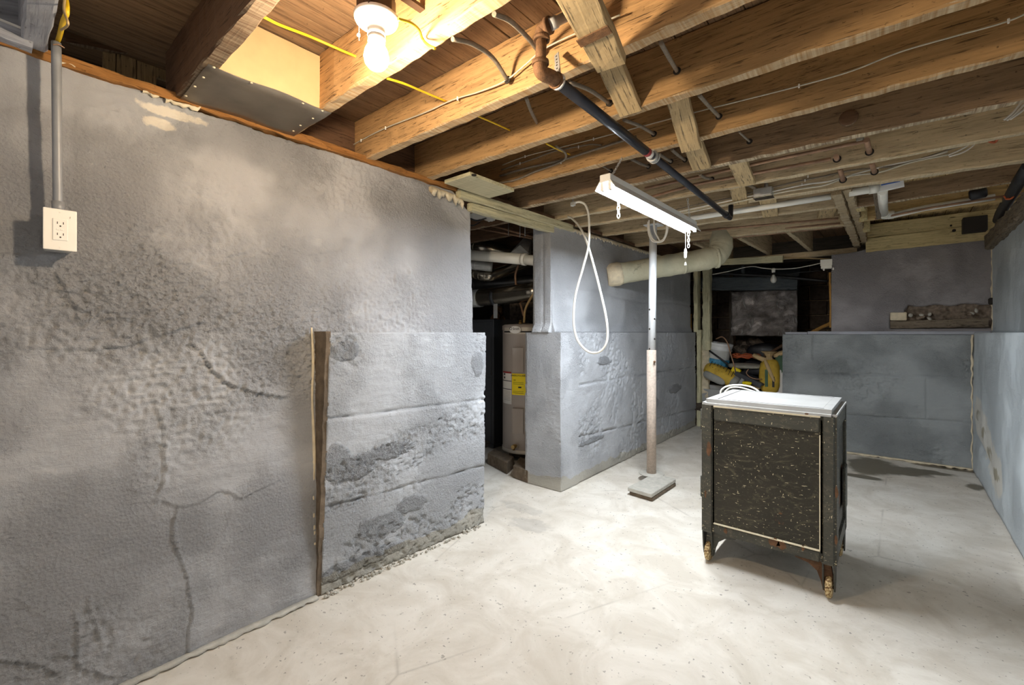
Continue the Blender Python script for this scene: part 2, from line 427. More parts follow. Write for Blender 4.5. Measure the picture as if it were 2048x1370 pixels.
M['cable_black'] = plain('black_cable', srgb(34, 34, 36), .5, 0, .1, 40, .1)
M['white_plastic'] = plain('white_plastic', srgb(240, 238, 232), .35, 0, .03, 10, .02)
M['ivory'] = plain('ivory_plate_plastic', srgb(244, 238, 228), .35, 0, .02, 10, .02)
M['slot'] = plain('dark_slot', srgb(40, 34, 28), .8, 0, .05)
M['pvc'] = plain('white_pvc_pipe', srgb(232, 230, 220), .35, 0, .06, 6, .03)
M['porcelain'] = plain('white_porcelain', srgb(240, 238, 232), .2, 0, .02, 6, .02)
M['brown_metal'] = plain('brown_metal_box', srgb(70, 54, 42), .55, .4, .2, 20, .2)
M['conduit'] = plain('grey_painted_conduit', srgb(140, 142, 146), .45, .1, .12, 18, .2)
M['post_white'] = plain('white_painted_post', srgb(214, 216, 218), .4, .1, .08, 18, .15)
M['post_tan'] = plain('speckled_tan_post', srgb(186, 170, 156), .8, 0, .18, 60, .5)
M['base_stone'] = plain('cast_concrete_plate', srgb(176, 172, 162), .9, 0, .15, 30, .6)
M['wrap'] = None
t = NT('cream_duct_wrap'); v = t.map(); cc = t.ramp(t.noise(v, 5, 4), (.3, srgb(176, 172, 146)), (.7, srgb(206, 202, 176)))
cc = t.mix(t.ramp(t.noise(v, 9, 5, .7), (.60, 0.), (.72, .7)), cc, srgb(96, 92, 80))
M['wrap'] = t.fin(cc, .85, 0, t.bump(t.noise(v, 30, 4), .5, .006))
M['heater'] = plain('taupe_heater_enamel', srgb(168, 158, 150), .35, .1, .04, 4, .02)
M['heater_lite'] = plain('pale_heater_cap', srgb(196, 188, 176), .35, .1, .04, 4, .02)
M['yellow_label'] = plain('yellow_label', srgb(250, 226, 20), .5, 0, .03)
M['white_label'] = plain('white_label', srgb(226, 222, 216), .5, 0, .03)
M['red_label'] = plain('red_label', srgb(150, 50, 50), .5, 0, .03)
M['ink'] = plain('black_ink', srgb(30, 28, 28), .6, 0, .03)
M['brass'] = plain('brass', srgb(170, 140, 90), .35, .8, .1)
M['furnace'] = plain('charcoal_cabinet', srgb(74, 76, 80), .5, .2, .08, 4, .05)
M['dark_masonry'] = plain('dark_masonry', srgb(62, 54, 50), .95, 0, .3, 14, .8)
M['brick'] = plain('dark_cellar_block', srgb(92, 78, 66), .95, 0, .3, 20, .9)
M['mortar'] = plain('tan_mortar', srgb(170, 146, 114), .95, 0, .2, 30, .8)
M['dirt'] = plain('dark_dirt', srgb(70, 60, 50), 1, 0, .4, 20, 1.)
M['foil'] = None
t = NT('crinkled_foil'); v = t.map(); n = t.bump(t.noise(v, 9, 6, .7, 1.5), .9, .03)
M['foil'] = t.fin(t.ramp(t.noise(v, 6, 4), (.3, srgb(110, 104, 102)), (.7, srgb(176, 168, 164))), .34, .75, n)
M['insul'] = plain('brown_insulation', srgb(120, 88, 56), 1, 0, .5, 24, 1.)
M['bucket'] = plain('white_bucket', srgb(222, 224, 224), .4, 0, .05)
M['blue'] = plain('blue_label', srgb(70, 140, 176), .5, 0, .25, 30)
M['bag_yellow'] = plain('yellow_paper_bag', srgb(200, 166, 60), .75, 0, .3, 8, .6)
M['bag_grey'] = plain('grey_paper_bag', srgb(150, 150, 144), .75, 0, .15, 8, .5)
M['bag_green'] = plain('green_print', srgb(70, 100, 76), .75, 0, .2, 8, .3)
M['paper'] = plain('kraft_paper', srgb(190, 164, 122), .9, 0, .15, 10, .4)
M['clear_bag'] = plain('dusty_plastic_sheet', srgb(150, 146, 134), .4, 0, .2, 8, .6)
M['tray'] = plain('dark_grey_tray', srgb(70, 72, 76), .5, 0, .1, 8, .2)
M['tub'] = plain('grey_tub', srgb(160, 160, 158), .5, 0, .06, 8, .1)
M['black_plastic'] = plain('black_plastic', srgb(34, 34, 38), .5, 0, .1, 8, .2)
M['blue_print'] = plain('blue_print', srgb(50, 90, 170), .5, 0, .03)
M['glass'] = plain('frosted_bulb_glass', srgb(225, 222, 214), .2, 0, .02)
# cast iron safe: near-black olive paint, scuffs, rust
def safe_mat(name, base, dust):
    t = NT(name); v = t.map()
    cc = t.ramp(t.noise(v, 3, 5), (.3, mul(base, .7)), (.7, mul(base, 1.5)))
    sw = t.noise(t.map((1, 1, 2.4)), 5, 6, .75, 3.5)
    cc = t.mix(t.ramp(sw, (.52, 0.), (.68, .5)), cc, srgb(112, 104, 84))
    sw2 = t.noise(t.map((3, 1, 14), (2, 1, 3), (0, .4, 0)), 5, 5, .8, 2.0); cc = t.mix(t.ramp(sw2, (.62, 0.), (.70, .55)), cc, srgb(150, 142, 118))
    s1 = t.ramp(t.noise(t.map((150, 90, 60), rot=(0, .5, 0)), 1.0, 2, .4), (.705, 0.), (.722, .95))
    s2 = t.ramp(t.noise(t.map((40, 120, 190), rot=(0, .7, .0)), 1.0, 2, .4), (.71, 0.), (.73, .9))
    cc = t.mix(t.math('MAXIMUM', s1, s2), cc, srgb(206, 194, 160))
    r = t.ramp(t.noise(t.map((1, 1, 1), (4, 2, 1)), 5.5, 5, .65), (.66, 0.), (.70, .95))
    cc = t.mix(r, cc, srgb(138, 82, 48))
    if dust: cc = t.mix(dust, cc, srgb(190, 184, 172))
    n = t.bump(t.noise(v, 60, 4, .7), .4, .003); n = t.bump(sw, .2, .003, n)
    return t.fin(cc, .5, .1, n, .35)
M['safe'] = safe_mat('worn_black_safe_paint', srgb(44, 41, 33), 0)
M['safe_frame'] = safe_mat('worn_black_green_safe_frame', srgb(48, 48, 41), .05)
M['safe_top'] = plain('dust_and_tube_sheen_safe_top', srgb(168, 167, 164), .45, 0, .12, 7, .5)  # pale base: dust plus the tube's glossy reflection painted into the colour
M['pinline'] = plain('cream_pinstripe', srgb(226, 214, 186), .6, 0, .1)
M['safe_rust'] = plain('rusty_cast_iron', srgb(104, 74, 50), .85, .2, .5, 26, 1.)
t = NT('worn_wheel'); v = t.map(); cc = t.ramp(t.noise(v, 90, 3, .7), (.42, srgb(104, 74, 44)), (.5, srgb(178, 148, 98)), (.58, srgb(214, 194, 150)))
M['wheel'] = t.fin(cc, .8, .1, t.bump(t.noise(v, 90, 3), .2, .002))
def emit(name, c, s):
    t = NT(name); t.b.inputs['Base Color'].default_value = col(c)
    t.b.inputs['Emission Color'].default_value = col(c); t.b.inputs['Emission Strength'].default_value = s; return t.m
M['tube_glow'] = emit('lit_tube', (.86, .93, 1.0), TUBE_W)
M['bulb_glow'] = emit('lit_bulb', (1.0, .80, .56), BULB_W)

# =================================================================== THE ROOM SHELL
def lumps(u, v, s=0): return fbm(u, v, 1.6, 4, s) * .03 + fbm(u, v, 9, 4, s + 9) * .010
fl = slab('floor', (-4.6, -1.2, 0), (1, 0, 0), (0, 1, 0), 5.3, 9.4, .05,
          lambda u, v: fbm(u, v, 1.2, 3, 3) * .006 + fbm(u, v, 8, 3, 5) * .002 - .003, .1, M['floor'])

# left wall: trowelled plaster, ridges where coats overlap
def wl(u, v): p = ox(u, v, -2.02); return (p.y + 1.2, p.z)
RID = [([(60, 700), (150, 697), (270, 690), (330, 672), (400, 655)], .007, .016),
       ([(385, 690), (420, 735), (470, 770), (520, 790), (560, 800)], .010, .018),
       ([(310, 820), (325, 930), (303, 1000), (355, 1012), (400, 1000), (440, 985), (480, 1002), (560, 960)], .0055, .010),
       ([(355, 1012), (343, 1090), (365, 1150), (380, 1240), (374, 1310)], .0065, .010),
       ([(400, 385), (396, 425), (432, 470)], .004, .008),
       ([(150, 1240), (158, 1330), (250, 1340), (270, 1300)], .006, .010),
       ([(0, 1310), (60, 1325), (110, 1340)], .006, .010),
       ([(453, 800), (455, 960), (452, 1080)], .003, .004),
       ([(560, 490), (620, 515), (700, 505)], .005, .010), ([(440, 520), (520, 500), (560, 520)], .005, .012),
       ([(115, 560), (130, 590), (150, 640)], .008, .012), ([(180, 1190), (190, 1260), (200, 1300)], .004, .008)]
RIDW = [([wl(*p) for p in pts], a, w_) for pts, a, w_ in RID]
def left_fn(u, v):
    d = lumps(u, v, 1) * .8
    wu = u + fbm(u, v, 6, 3, 51) * .06; wv = v + fbm(u, v, 6, 3, 61) * .06
    m = sst(.0, .16, fbm(u, v, 1.8, 3, 21)) * .8
    zone = np.exp(-((v - 1.18 - .12 * np.sin(u * 2)) / .22) ** 2) * sst(3.3, 1.2, u)
    low = sst(.9, .2, v) * sst(1.55, 1.2, u) * .6
    m = np.clip(m + zone * .9 + low * .7, 0, 1.2)
    r = fbm(u, v, 34, 4, 31); d = d + m * (np.abs(r) * -.022 + .004) + m * fbm(u, v, 95, 3, 41) * .016 + (1 - m) * fbm(u, v, 80, 2, 43) * .003
    d = d + (1 - m) * fbm(u * .5, v * 3.2, 12, 4, 45) * .006
    for pts, a, wd in RIDW:
        q, sg = pdist(wu, wv, pts); d = d + np.where(sg > 0, 1, -.35) * a * np.exp(-(q / wd) ** 1.4)
    return d
def left_edge(u, v):
    k = sst(1.9, 2.06, v); v = v + k * fbm(u, u * 0, 5, 4, 71) * .035
    # rounded top corner at the doorway
    e = sst(3.2 - .16, 3.2, u) * sst(1.72, 2.07, v); return u, v - e * .10
wall_left = slab('wall_left', (-2.0, -1.2, 0), (0, 1, 0), (-.0244, 0, 1), 3.2, 2.06, .0065, left_fn, .16, M['wall_left'], edge=left_edge)

def courses(lines, depth=.006, wd=.006, seed=0, amp=1.0, verts=()):
    def fn(u, v):
        d = fbm(u, v, 2.0, 3, seed) * .012 * amp
        for k, (z0, z1, L) in enumerate(lines):
            line = z0 + (z1 - z0) * u / L + fbm(u, u * 0, 4, 3, seed + 3 * k) * .012
            d = d - depth * np.exp(-((v - line) / wd) ** 2) * (1 + 3 * fbm(u, v, 12, 3, seed + k))
            step = np.where(v > line, 1, 0) * .004 * (1 if k % 2 else -1); d = d + step
        for (uu, a, b) in verts:
            d = d - depth * np.exp(-((u - uu) / .005) ** 2) * ((v > a) & (v < b))
        m = sst(.02, .14, fbm(u, v, 2.6, 3, seed + 50))
        d = d - m * sst(.02, .14, fbm(u, v, 48, 3, seed + 70)) * .009 + fbm(u * .7, v * 3, 22, 3, seed + 80) * .004 + fbm(u, v, 110, 2, seed + 81) * .003
        return d
    return fn
def foot_l(u, v):
    base = courses([(.807, .78, 1.05), (.406, .358, 1.05)], .009, .007, 5)(u, v)
    lean = (v / 1.2) * (.085 * (1 - u / 1.05) + .018 * u / 1.05)
    hc = sst(.55, .95, 1.4 * np.exp(-((v - (.47 + .22 * u)) / .15) ** 2) * (1 + fbm(u, v, 5, 3, 3)))
    return base + lean - hc * np.abs(fbm(u, v, 48, 4, 7)) * .045
wall_footing = slab('wall_footing_left', (-2.0, 1.0, 0), (.02, 1.0, 0), (0, 0, 1), 1.05, 1.2, .008, foot_l, .14, M['footing'])
# unpainted end of the footing, with a cream seam where it meets the plaster
n = 40; V = []; Fc = []
for i in range(n + 1):
    z = 1.205 * i / n; xr = -1.998 + .083 * z / 1.2 + random.uniform(-.003, .003); xl = -2.03 - .03 * z / 1.2 + random.uniform(-.004, .004)
    V += [(xl, .985, z), (xr, .982 + random.uniform(-.002, .002), z), (xr, 1.004, z), (xl, 1.004, z)]
for i in range(n):
    for k in range(4): Fc.append((i * 4 + k, i * 4 + (k + 1) % 4, (i + 1) * 4 + (k + 1) % 4, (i + 1) * 4 + k))
Fc += [(3, 2, 1, 0), (n * 4, n * 4 + 1, n * 4 + 2, n * 4 + 3)]
tag(put('raw_end', mesh(V, Fc), wall_footing, M['raw_concrete']), 'unpainted brown concrete end')
P = [ox(u, v, -2.035 + .02) for u, v in ((628, 655), (632, 720), (630, 800), (634, 900), (632, 1000), (634, 1090), (630, 1150), (622, 1195))]
tube('broken_seam', [p + Vector((random.uniform(-.004, .004), -.012, 0)) for p in P], [.004, .007, .005, .008, .006, .009, .007, .013], M['plaster'], wall_footing, 6)
ragged('floor_crust', [(-1.992, y_, .008) for y_ in np.linspace(-.6, .98, 12)], .016, .020, M['base_stone'], wall_left, (1, 0, 0), 12, .016)
# crumbly concrete toe along the footing
bm = bmesh.new()
for i in range(150):
    t_ = random.random(); p = Vector((-1.985 + .02 * t_ + random.uniform(-.005, .03), 1.0 + 1.04 * t_, random.uniform(-.002, .008)))
    s = random.uniform(.003, .010); r = bmesh.ops.create_icosphere(bm, subdivisions=1, radius=s)
    for v in r['verts']: v.co = v.co * random.uniform(.7, 1.2) + p
tag(put('crumbs', bm_mesh(bm), wall_footing, M['base_stone']), kind='stuff')

# centre wall beyond the doorway
cfn = courses([(.783, .756, 3.0), (.377, .218, 3.0)], .010, .007, 11)
wall_center = slab('wall_center_lower', (-1.92, 2.82, 0), (-.0113, 1, 0), (0, 0, 1), 3.12, 1.2, .011, cfn, .32, M['footing'])
slab('end_face', (-2.262, 2.822, 0), (1, 0, 0), (0, 0, 1), .345, 1.2, .008, courses([(.79, .783, .34), (.40, .377, .34)], .007, .006, 15), .25, M['footing'], wall_center)
def topedge(k, s):
    return lambda u, v: (u, v + sst(.7, .86, v) * fbm(u, u * 0, 3, 4, s) * k)
cu = slab('wall_center_upper', (-2.02, 2.845, 1.2), (0, 1, 0), (0, 0, 1), 3.1, .86, .012,
          lambda u, v: lumps(u, v, 5) * .6 - .008 * np.exp(-((v - .34 - .02 * np.sin(u * 3)) / .012) ** 2) + .02 * sst(.09, 0, v), .18, M['footing'], edge=topedge(.05, 7))
slab('end_face', (-2.185, 2.835, 1.2), (1, 0, 0), (0, 0, 1), .165, .85, .008, lambda u, v: lumps(u, v, 8) * .5 + .03 * sst(.08, 0, v) - .006 * np.exp(-((u - .09) / .01) ** 2), .2, M['footing'], cu)
# unpainted cream plaster ragged along the top of the wall
ragged('plaster_lip', [(-2.02, 2.85, 2.06), (-2.02, 3.6, 2.06), (-2.02, 4.6, 2.07), (-2.02, 5.9, 2.07)], .035, .012, M['plaster'], cu, (1, 0, 0), 3)
ragged('plaster_lip', [(-2.185, 2.835, 2.06), (-2.02, 2.835, 2.06)], .04, .012, M['plaster'], cu, (0, -1, 0), 4, .012)
ragged('plaster_lip', [ox(u, v, -2.035) for u, v in ((862, 372), (880, 378), (905, 388), (925, 400))], .05, .018, M['plaster'], wall_left, (1, 0, 0), 5, .012)
ragged('plaster_lip', [ox(u, v, -2.04) for u, v in ((330, 196), (352, 204), (372, 208), (400, 214))], .018, .012, M['plaster'], wall_left, (1, 0, 0), 6, .008)
ragged('plaster_lip', [ox(u, v, -2.04) for u, v in ((122, 123), (135, 126), (150, 133))], .012, .010, M['plaster'], wall_left, (1, 0, 0), 6, .008)
ragged('plaster_lip', [ox(u, v, -2.04) for u, v in ((285, 180), (300, 186), (318, 192))], .012, .010, M['plaster'], wall_left, (1, 0, 0), 9, .008)

# back wall: lower footing, ledge board, upper wall with broken-out pocket
wall_back = slab('wall_back_lower', (-.925, 5.59, 0), (1, 0, 0), (0, 0, 1), 1.5, 1.18, .008,
                 courses([(.78, .80, 1.5), (.36, .415, 1.5)], .012, .006, 25, .6, [(.272, 1.02 - .12, 1.18), (1.144, .41, .79)]), .4, M['back_low'])
box('ledge_board', (-.90, 5.60, 1.180), (-.70, 5.72, 1.205), M['grey_wood'], wall_back, .003)
box('ledge_board', (-.695, 5.575, 1.182), (.62, 5.70, 1.212), M['grey_wood'], wall_back, .003)
def back_top(u, v):
    k = sst(.62, .82, v); return u, v + k * (.022 * np.sin(u * 3.2 - .8) + fbm(u, u * 0, 6, 3, 8) * .02 + .0) + k * sst(.45, .2, u) * -.015
def bfn(u, v):
    d = lumps(u, v, 15) * .7
    # pocket: u = x + .5 ; v = z - 1.2
    inside = sst(.575, .59, u + .01 * np.sin(v * 70)) * sst(.255, .245, v + .008 * np.sin(u * 30)) + sst(.46, .48, u) * sst(.19, .18, v)
    return d - np.clip(inside, 0, 1) * sst(.035, .045, v) * .13
wall_back_up = slab('wall_back_upper', (-.50, 5.665, 1.2), (1, 0, 0), (0, 0, 1), 1.16, .83, .010, bfn, .2, M['back_up'], edge=back_top)
slab('pocket_rubble', (-.03, 5.725, 1.24), (1, 0, 0), (0, 0, 1), .68, .22, .008, lambda u, v: fbm(u, v, 14, 4, 4) * .10 - .01, .03, M['rubble'], wall_back_up)
beam('pocket_lintel', (-.035, 5.70, 1.275), (.62, 5.70, 1.285), .07, .075, M['black_beam'], wall_back_up, rough=.006)
box('brick', (-.035, 5.66, 1.315), (.085, 5.74, 1.395), M['plaster'], wall_back_up, .008)
for i in range(12):
    me = lathem([(.0, -.02), (.02, -.012), (.026, 0), (.018, .014), (0, .02)], 7)
    p = (random.uniform(.10, .26), 5.665 + random.uniform(0, .03), 1.32 + random.uniform(0, .05)) if i < 8 else (random.uniform(.3, .58), 5.67, random.uniform(1.36, 1.42))
    m_ = T(*p) @ Matrix.Rotation(random.uniform(0, 3), 4, (random.random(), random.random(), 1)) @ Matrix.Diagonal((random.uniform(.6, 1.1), .8, random.uniform(.5, .9), 1))
    put('stone', me, wall_back_up, M['base_stone'] if i % 2 else M['rubble'], m_)

# right wall
wall_right = slab('wall_right_lower', (.52, 5.60, 0), (0, -1, 0), (0, 0, 1), 6.8, 1.2, .022,
                  lambda u, v: lumps(u, v, 35) * .5 - .005 * np.exp(-((v - .80 + .02 * u) / .008) ** 2) - .03 * np.exp(-(((u - .55) / .35) ** 2 + ((v - .33 + .14 * u) / .05) ** 2)), .3, M['right'])
wall_right_up = slab('wall_right_upper', (.645, 5.68, 1.2), (0, -1, 0), (0, 0, 1), 6.9, .87, .025, lambda u, v: lumps(u, v, 45) * .6, .2, M['right'])
# crumbling unpainted corner between back and right wall
for (x, y, z0, z1, par) in ((.512, 5.585, .0, 1.18, wall_back), (.642, 5.66, 1.22, 2.0, wall_back_up)):
    P = [Vector((x + random.uniform(-.006, .004), y - random.uniform(0, .008), z0 + (z1 - z0) * i / 28)) for i in range(29)]
    tube('corner_seam', P, [random.uniform(.003, .010) for _ in range(29)], M['plaster'], par, 6, 1)
box('corner_hole', (.615, 5.63, 1.44), (.65, 5.66, 1.50), M['slot'], wall_back_up, .01)

# ceiling: subfloor boards, one by one, across the joists
ceil = box('ceiling', (-4.6, -1.2, 2.318), (.95, 8.2, 2.34), M['slot'], None); ceil['kind'] = 'structure'
x = -2.62; k = 0
plank_me = {}
while x < .92:
    wdt = .083 if x > -.2 else .1165
    if wdt not in plank_me:
        me = bpy.data.meshes.new('m'); V = []; Fc = []; ny = 60; L = 9.2
        for i in range(ny + 1):
            yy = L * i / ny; j = random.uniform(-.0008, .0008)
            V += [(yy, -wdt / 2 + .0028 + j, -.009), (yy, wdt / 2 - .0028 + j, -.009), (yy, wdt / 2 - .001, -.006), (yy, wdt / 2 - .001, .009), (yy, -wdt / 2 + .001, .009), (yy, -wdt / 2 + .001, -.006)]
        for i in range(ny):
            for q in range(6): Fc.append((i * 6 + q, i * 6 + (q + 1) % 6, (i + 1) * 6 + (q + 1) % 6, (i + 1) * 6 + q))
        me.from_pydata(V, [], Fc); me.materials.append(M['floorboard_b'] if wdt < .1 else M['floorboard']); plank_me[wdt] = me
    # local x runs along the board
    m_ = Matrix.Rotation(math.pi / 2, 4, 'Z'); m_.translation = Vector((x + wdt / 2, -1.2 , 2.305 + random.uniform(-.002, .002)))
    put('plank', plank_me[wdt], ceil, None, m_); x += wdt + .001; k += 1

# =================================================================== JOISTS AND CEILING TIMBER
ZB, ZT = 2.08, 2.295
def joist(label, xa, ya, xb, yb, mat, th=.048, zb=ZB, zt=ZT, group='floor joists', bow=0, name='floor_joist'):
    """ya, yb: position of the far lower arris"""
    o = beam(name, (xa, ya - th / 2, (zb + zt) / 2), (xb, yb - th / 2, (zb + zt) / 2), th, zt - zb, mat, seed=int(ya * 100), rough=.0025, bow=bow)
    return tag(o, label, 'joist', group)
JO = {}
JO['Z'] = joist('grey-painted joist above the wall outlet, beside the yellow cable', -2.16, .130, .52, .130, M['grey_wood'], .058)
JO['A'] = joist('dark brown rough joist left of the lit bulb bay', -2.16, .512, .75, .515, M['joist_dark'], .05)
JO['B'] = joist('brightly lit tan joist behind the bare bulb', -2.16, .905, .75, .915, M['joist'], .05)
JO['C'] = joist('tan joist with streaky grain and cable stapled along its face', -2.16, 1.300, .75, 1.345, M['joist'], .05)
JO['D'] = joist('tan joist just behind the rusty pipe elbow, bare white board fixed under its left end', -2.16, 1.68, .75, 1.748, M['joist_b'], .05)
JO['E'] = joist('tan joist in front of the tube light, old cables along its left end', -2.16, 2.115, .75, 2.168, M['joist_b'], .046)
JO['F'] = joist('joist with a big round knot, directly above the near end of the tube light', -2.16, 2.50, .75, 2.60, M['joist_mid'], .046)
kp = oy(1697, 235, 2.487); put('knot', lathem([(.001, -.004), (.022, -.004), (.034, -.001), (.036, .004)], 20), JO['F'], M['joist_dark'], T(*kp) @ Matrix.Rotation(-math.pi / 2, 4, 'X'))
JO['G'] = joist('beige joist carrying two copper pipe ends at the right', -2.16, 2.945, .75, 3.02, M['joist_pale'], .046)
JO['H'] = joist('pale wide joist with grey cables stapled in front, last one reaching the right wall', -2.16, 3.24, .75, 3.53, M['joist_pale'], .06)
JO['I'] = joist('joist ending at the rough old beam, white pipe running in front', -2.16, 3.68, -.30, 3.93, M['joist_pale'], .05)
JO['J'] = joist('farthest crosswise joist on the left of the old beam, copper pipes beneath it', -2.16, 4.36, -.31, 4.63, M['joist_pale'], .07)
JO['K'] = joist('short wide joist right of the old beam, between two strips of bare boards', -.22, 4.07, .75, 3.96, M['joist_mid'], .04, 2.09, 2.205)
JO['L'] = joist('short joist behind the white waste pipe, right of the old beam', -.22, 4.58, .75, 4.50, M['floorboard_b'], .04, 2.09, 2.21)
# tail joists running away to the header over the crawl space
for k, (xa, xb) in enumerate(((-.722, -.70), (-1.12, -1.09), (-1.53, -1.50))):
    o = beam('tail_joist', (xa, 4.62, 2.19), (xb, 5.84, 2.19), .04, .21, M['joist_pale'], seed=k)
    tag(o, ['tail joist nearest the old beam, running back to the header', 'middle tail joist, running back to the header', 'tail joist above the bend of the wrapped duct'][k], 'joist', 'tail joists at the back')
o = tag(put('old_trimmer_beam', None, None, None, T(-.29, 3.5, 2.08)), 'rough doubled old beam running back to the rear wall', 'beam')
beam('timber', (-.285, 3.50, 2.175), (-.295, 5.86, 2.175), .055, .21, M['old_beam'], o, rough=.006)
beam('timber', (-.228, 3.52, 2.19), (-.235, 5.86, 2.19), .05, .19, M['old_beam'], o, rough=.006, seed=3)
for k, (u, v, u2, v2) in enumerate(((1716, 405, 1722, 420), (1716, 432, 1722, 448), (1728, 462, 1734, 478))):
    pass
for y0 in (4.05, 4.45, 4.95): beam('cleat', (-.19, y0, 2.14), (-.19, y0 + .13, 2.14), .05, .10, M['rim'], o, rough=.003)
o = beam('header_beam', (-1.96, 5.74, 2.045), (-.30, 5.86, 2.05), .07, .06, M['joist_pale']); tag(o, 'thin header timber above the dark crawl space opening', 'beam')
o = beam('ledger_board', oy(1372, 524, 5.60) + Vector((-.5, 0, 0)), oy(1566, 518, 5.60), .05, .07, M['cream_wood']); tag(o, 'cream square timber under the header, ending beside the wrapped duct', 'beam')
# rim boards above the rear wall
rim = thing('rim_board', 'ochre rim board with knot holes above the rear wall', 'board', (.2, 5.63, 2.0))
beam('board', (-.22, 5.66, 2.06), (.80, 5.66, 2.075), .04, .135, M['rim'], rim); beam('board', (-.22, 5.67, 2.20), (.80, 5.67, 2.20), .04, .13, M['rim'], rim, seed=4)
for u, v, r in ((1908, 461, .013), (1902, 451, .008), (1838, 430, .006)):
    p = oy(u, v, 5.637); put('knot_hole', lathem([(r, -.004), (r, .002)], 12), rim, M['slot'], T(*p) @ Matrix.Rotation(math.pi / 2, 4, 'X'))
o = beam('sill_beam', (.66, 5.64, 1.985), (.66, 2.0, 2.02), .13, .13, M['black_beam'], rough=.008); tag(o, 'blackened ragged sill beam on top of the right wall', 'beam')
o = box('post_socket', (.45, 5.52, 2.07), (.60, 5.63, 2.20), M['slot'], None, .004); tag(o, 'dark notch block at the corner end of the rim board', 'block')

# sill plates on the left wall
o = beam('sill_plate', (-2.075, -1.2, 2.075), (-2.075, 1.98, 2.075), .09, .03, M['sill'], rough=.006, seed=9); tag(o, 'orange-brown sill plate along the top of the left wall', 'board')
o = beam('sill_plate', (-2.09, 1.7, 2.095), (-2.07, 4.4, 2.095), .10, .028, M['joist_dark'], rough=.004, seed=10); tag(o, 'dark brown sill plate over the doorway, under the joist ends', 'board')
o = beam('door_header', (-2.02, 1.87, 2.045), (-2.02, 3.12, 2.05), .045, .055, M['cream_wood'], rough=.002); tag(o, 'upper cream timber spanning the doorway to the utility room', 'beam')
o = beam('door_header', (-2.035, 1.98, 1.988), (-2.035, 2.87, 1.998), .045, .05, M['cream_wood'], rough=.002, seed=3); tag(o, 'lower cream timber spanning the doorway, just under its twin', 'beam')
# rim closing the joist ends
for ya, yb in ((.13, .46), (.90, 1.26), (1.30, 1.64), (1.68, 2.07), (2.11, 2.46), (2.5, 2.9), (2.94, 3.2), (3.26, 3.64), (3.7, 4.3), (4.4, 5.8)):
    if ya < .2: continue
    o = beam('rim_block', (-2.15, ya, 2.20), (-2.15, yb - .0, 2.20), .03, .19, M['joist_dark'], seed=int(ya * 9))
    tag(o, 'dark board closing the joist ends above the left wall', 'board', 'rim boards between the joist ends')

# bay A-B: sheet metal and cream end panel
fm = thing('metal_flashing', 'bent dull sheet metal nailed under the joists beside the bulb', 'sheet metal', (-1.88, .68, 2.07))
n = 10; V = []; Fc = []
for i in range(n + 1):
    yy = .475 + (.895 - .475) * i / n
    for j in range(7):
        xx = -2.06 + (.36) * j / 6; zz = 2.0745 - .004 * math.sin(i / n * 9 + j) - .0015
        V.append((xx, yy, zz))
for i in range(n):
    for j in range(6): Fc.append((i * 7 + j, i * 7 + j + 1, (i + 1) * 7 + j + 1, (i + 1) * 7 + j))
me = mesh(V, Fc, True); bm = bmesh.new(); bm.from_mesh(me); bmesh.ops.solidify(bm, geom=bm.faces[:], thickness=.0015); me = bm_mesh(bm, True)
put('sheet', me, fm, M['flashing'])
for u, v in ((428, 135), (407, 155), (390, 173), (372, 192), (503, 166), (606, 207), (645, 222), (626, 237), (601, 251), (587, 262)):
    p = oz(u, v, 2.067); put('nail_head', lathem([(.001, -.002), (.0045, -.001), (.0045, .001)], 8), fm, M['plaster'], T(*p))
o = beam('end_panel', (-1.73, .502, 2.185), (-1.73, .868, 2.185), .012, .205, M['drywall'], rough=.0015); tag(o, 'cream end panel closing the bay behind the bare bulb', 'panel')

# bridging pieces between the joists
BR = [((1190, 60, 1.345), (1262, 222, 1.675), .088, 'bridging board behind the upper pipe elbow, crossing to the next joist'),
      ((1342, 150, 1.755), (1383, 297, 2.10), .085, 'cracked bridging board right of the long black pipe'),
      ((1374, 260, 2.17), (1404, 334, 2.49), .09, 'bridging board behind the cracked one, above the pipe coupling'),
      ((1474, 320, 2.58), (1494, 366, 2.93), .09, 'bridging board under the copper pipes at mid ceiling'),
      ((1472, 362, 3.00), (1482, 405, 3.33), .09, 'bridging board beside the small metal junction box'),
      ((1535, 395, 3.42), (1541, 430, 3.84), .10, 'bridging board in front of the white waste pipe'),
      ((1660, 405, 3.98), (1651, 432, 4.50), .11, 'short bridging board close to the old trimmer beam')]
for k, (a, b, wd, lab) in enumerate(BR):
    o = beam('bridging_board', oy(*a), oy(*b), wd, .032, M['bridge'], seed=k, rough=.002); tag(o, lab, 'bridging board', 'bridging boards between joists')
o = beam('bridging_board', (-.60, .95, 2.115), (-.71, 1.262, 2.13), .10, .035, M['bridge'], seed=20); 
a_ = oy(1130, -60, .93); b_ = oy(1222, 128, 1.262)
bpy.data.objects.remove(o); o = beam('bridging_board', a_, b_, .095, .035, M['bridge'], seed=20)
tag(o, 'large weathered bridging board with a rusty plate, next to the pipe elbow', 'bridging board', 'bridging boards between joists')
br0 = o
p = oy(1198, 85, 1.16); put('rusty_plate', boxm(.10, .03, .004, .001), br0, M['rust'], W(br0) @ T(.20, .0, -.021) @ Matrix.Rotation(1.45, 4, 'Z'))
o = box('soffit_board', (-1.97, 1.715, 2.055), (-1.76, 2.09, 2.076), M['cream_wood'], None, .002); tag(o, 'spotted white board with a hole under the joists above the wall end', 'board')
p = oz(948, 350, 2.053); put('hole', lathem([(.014, -.003), (.014, .003)], 12), o, M['slot'], T(*p))

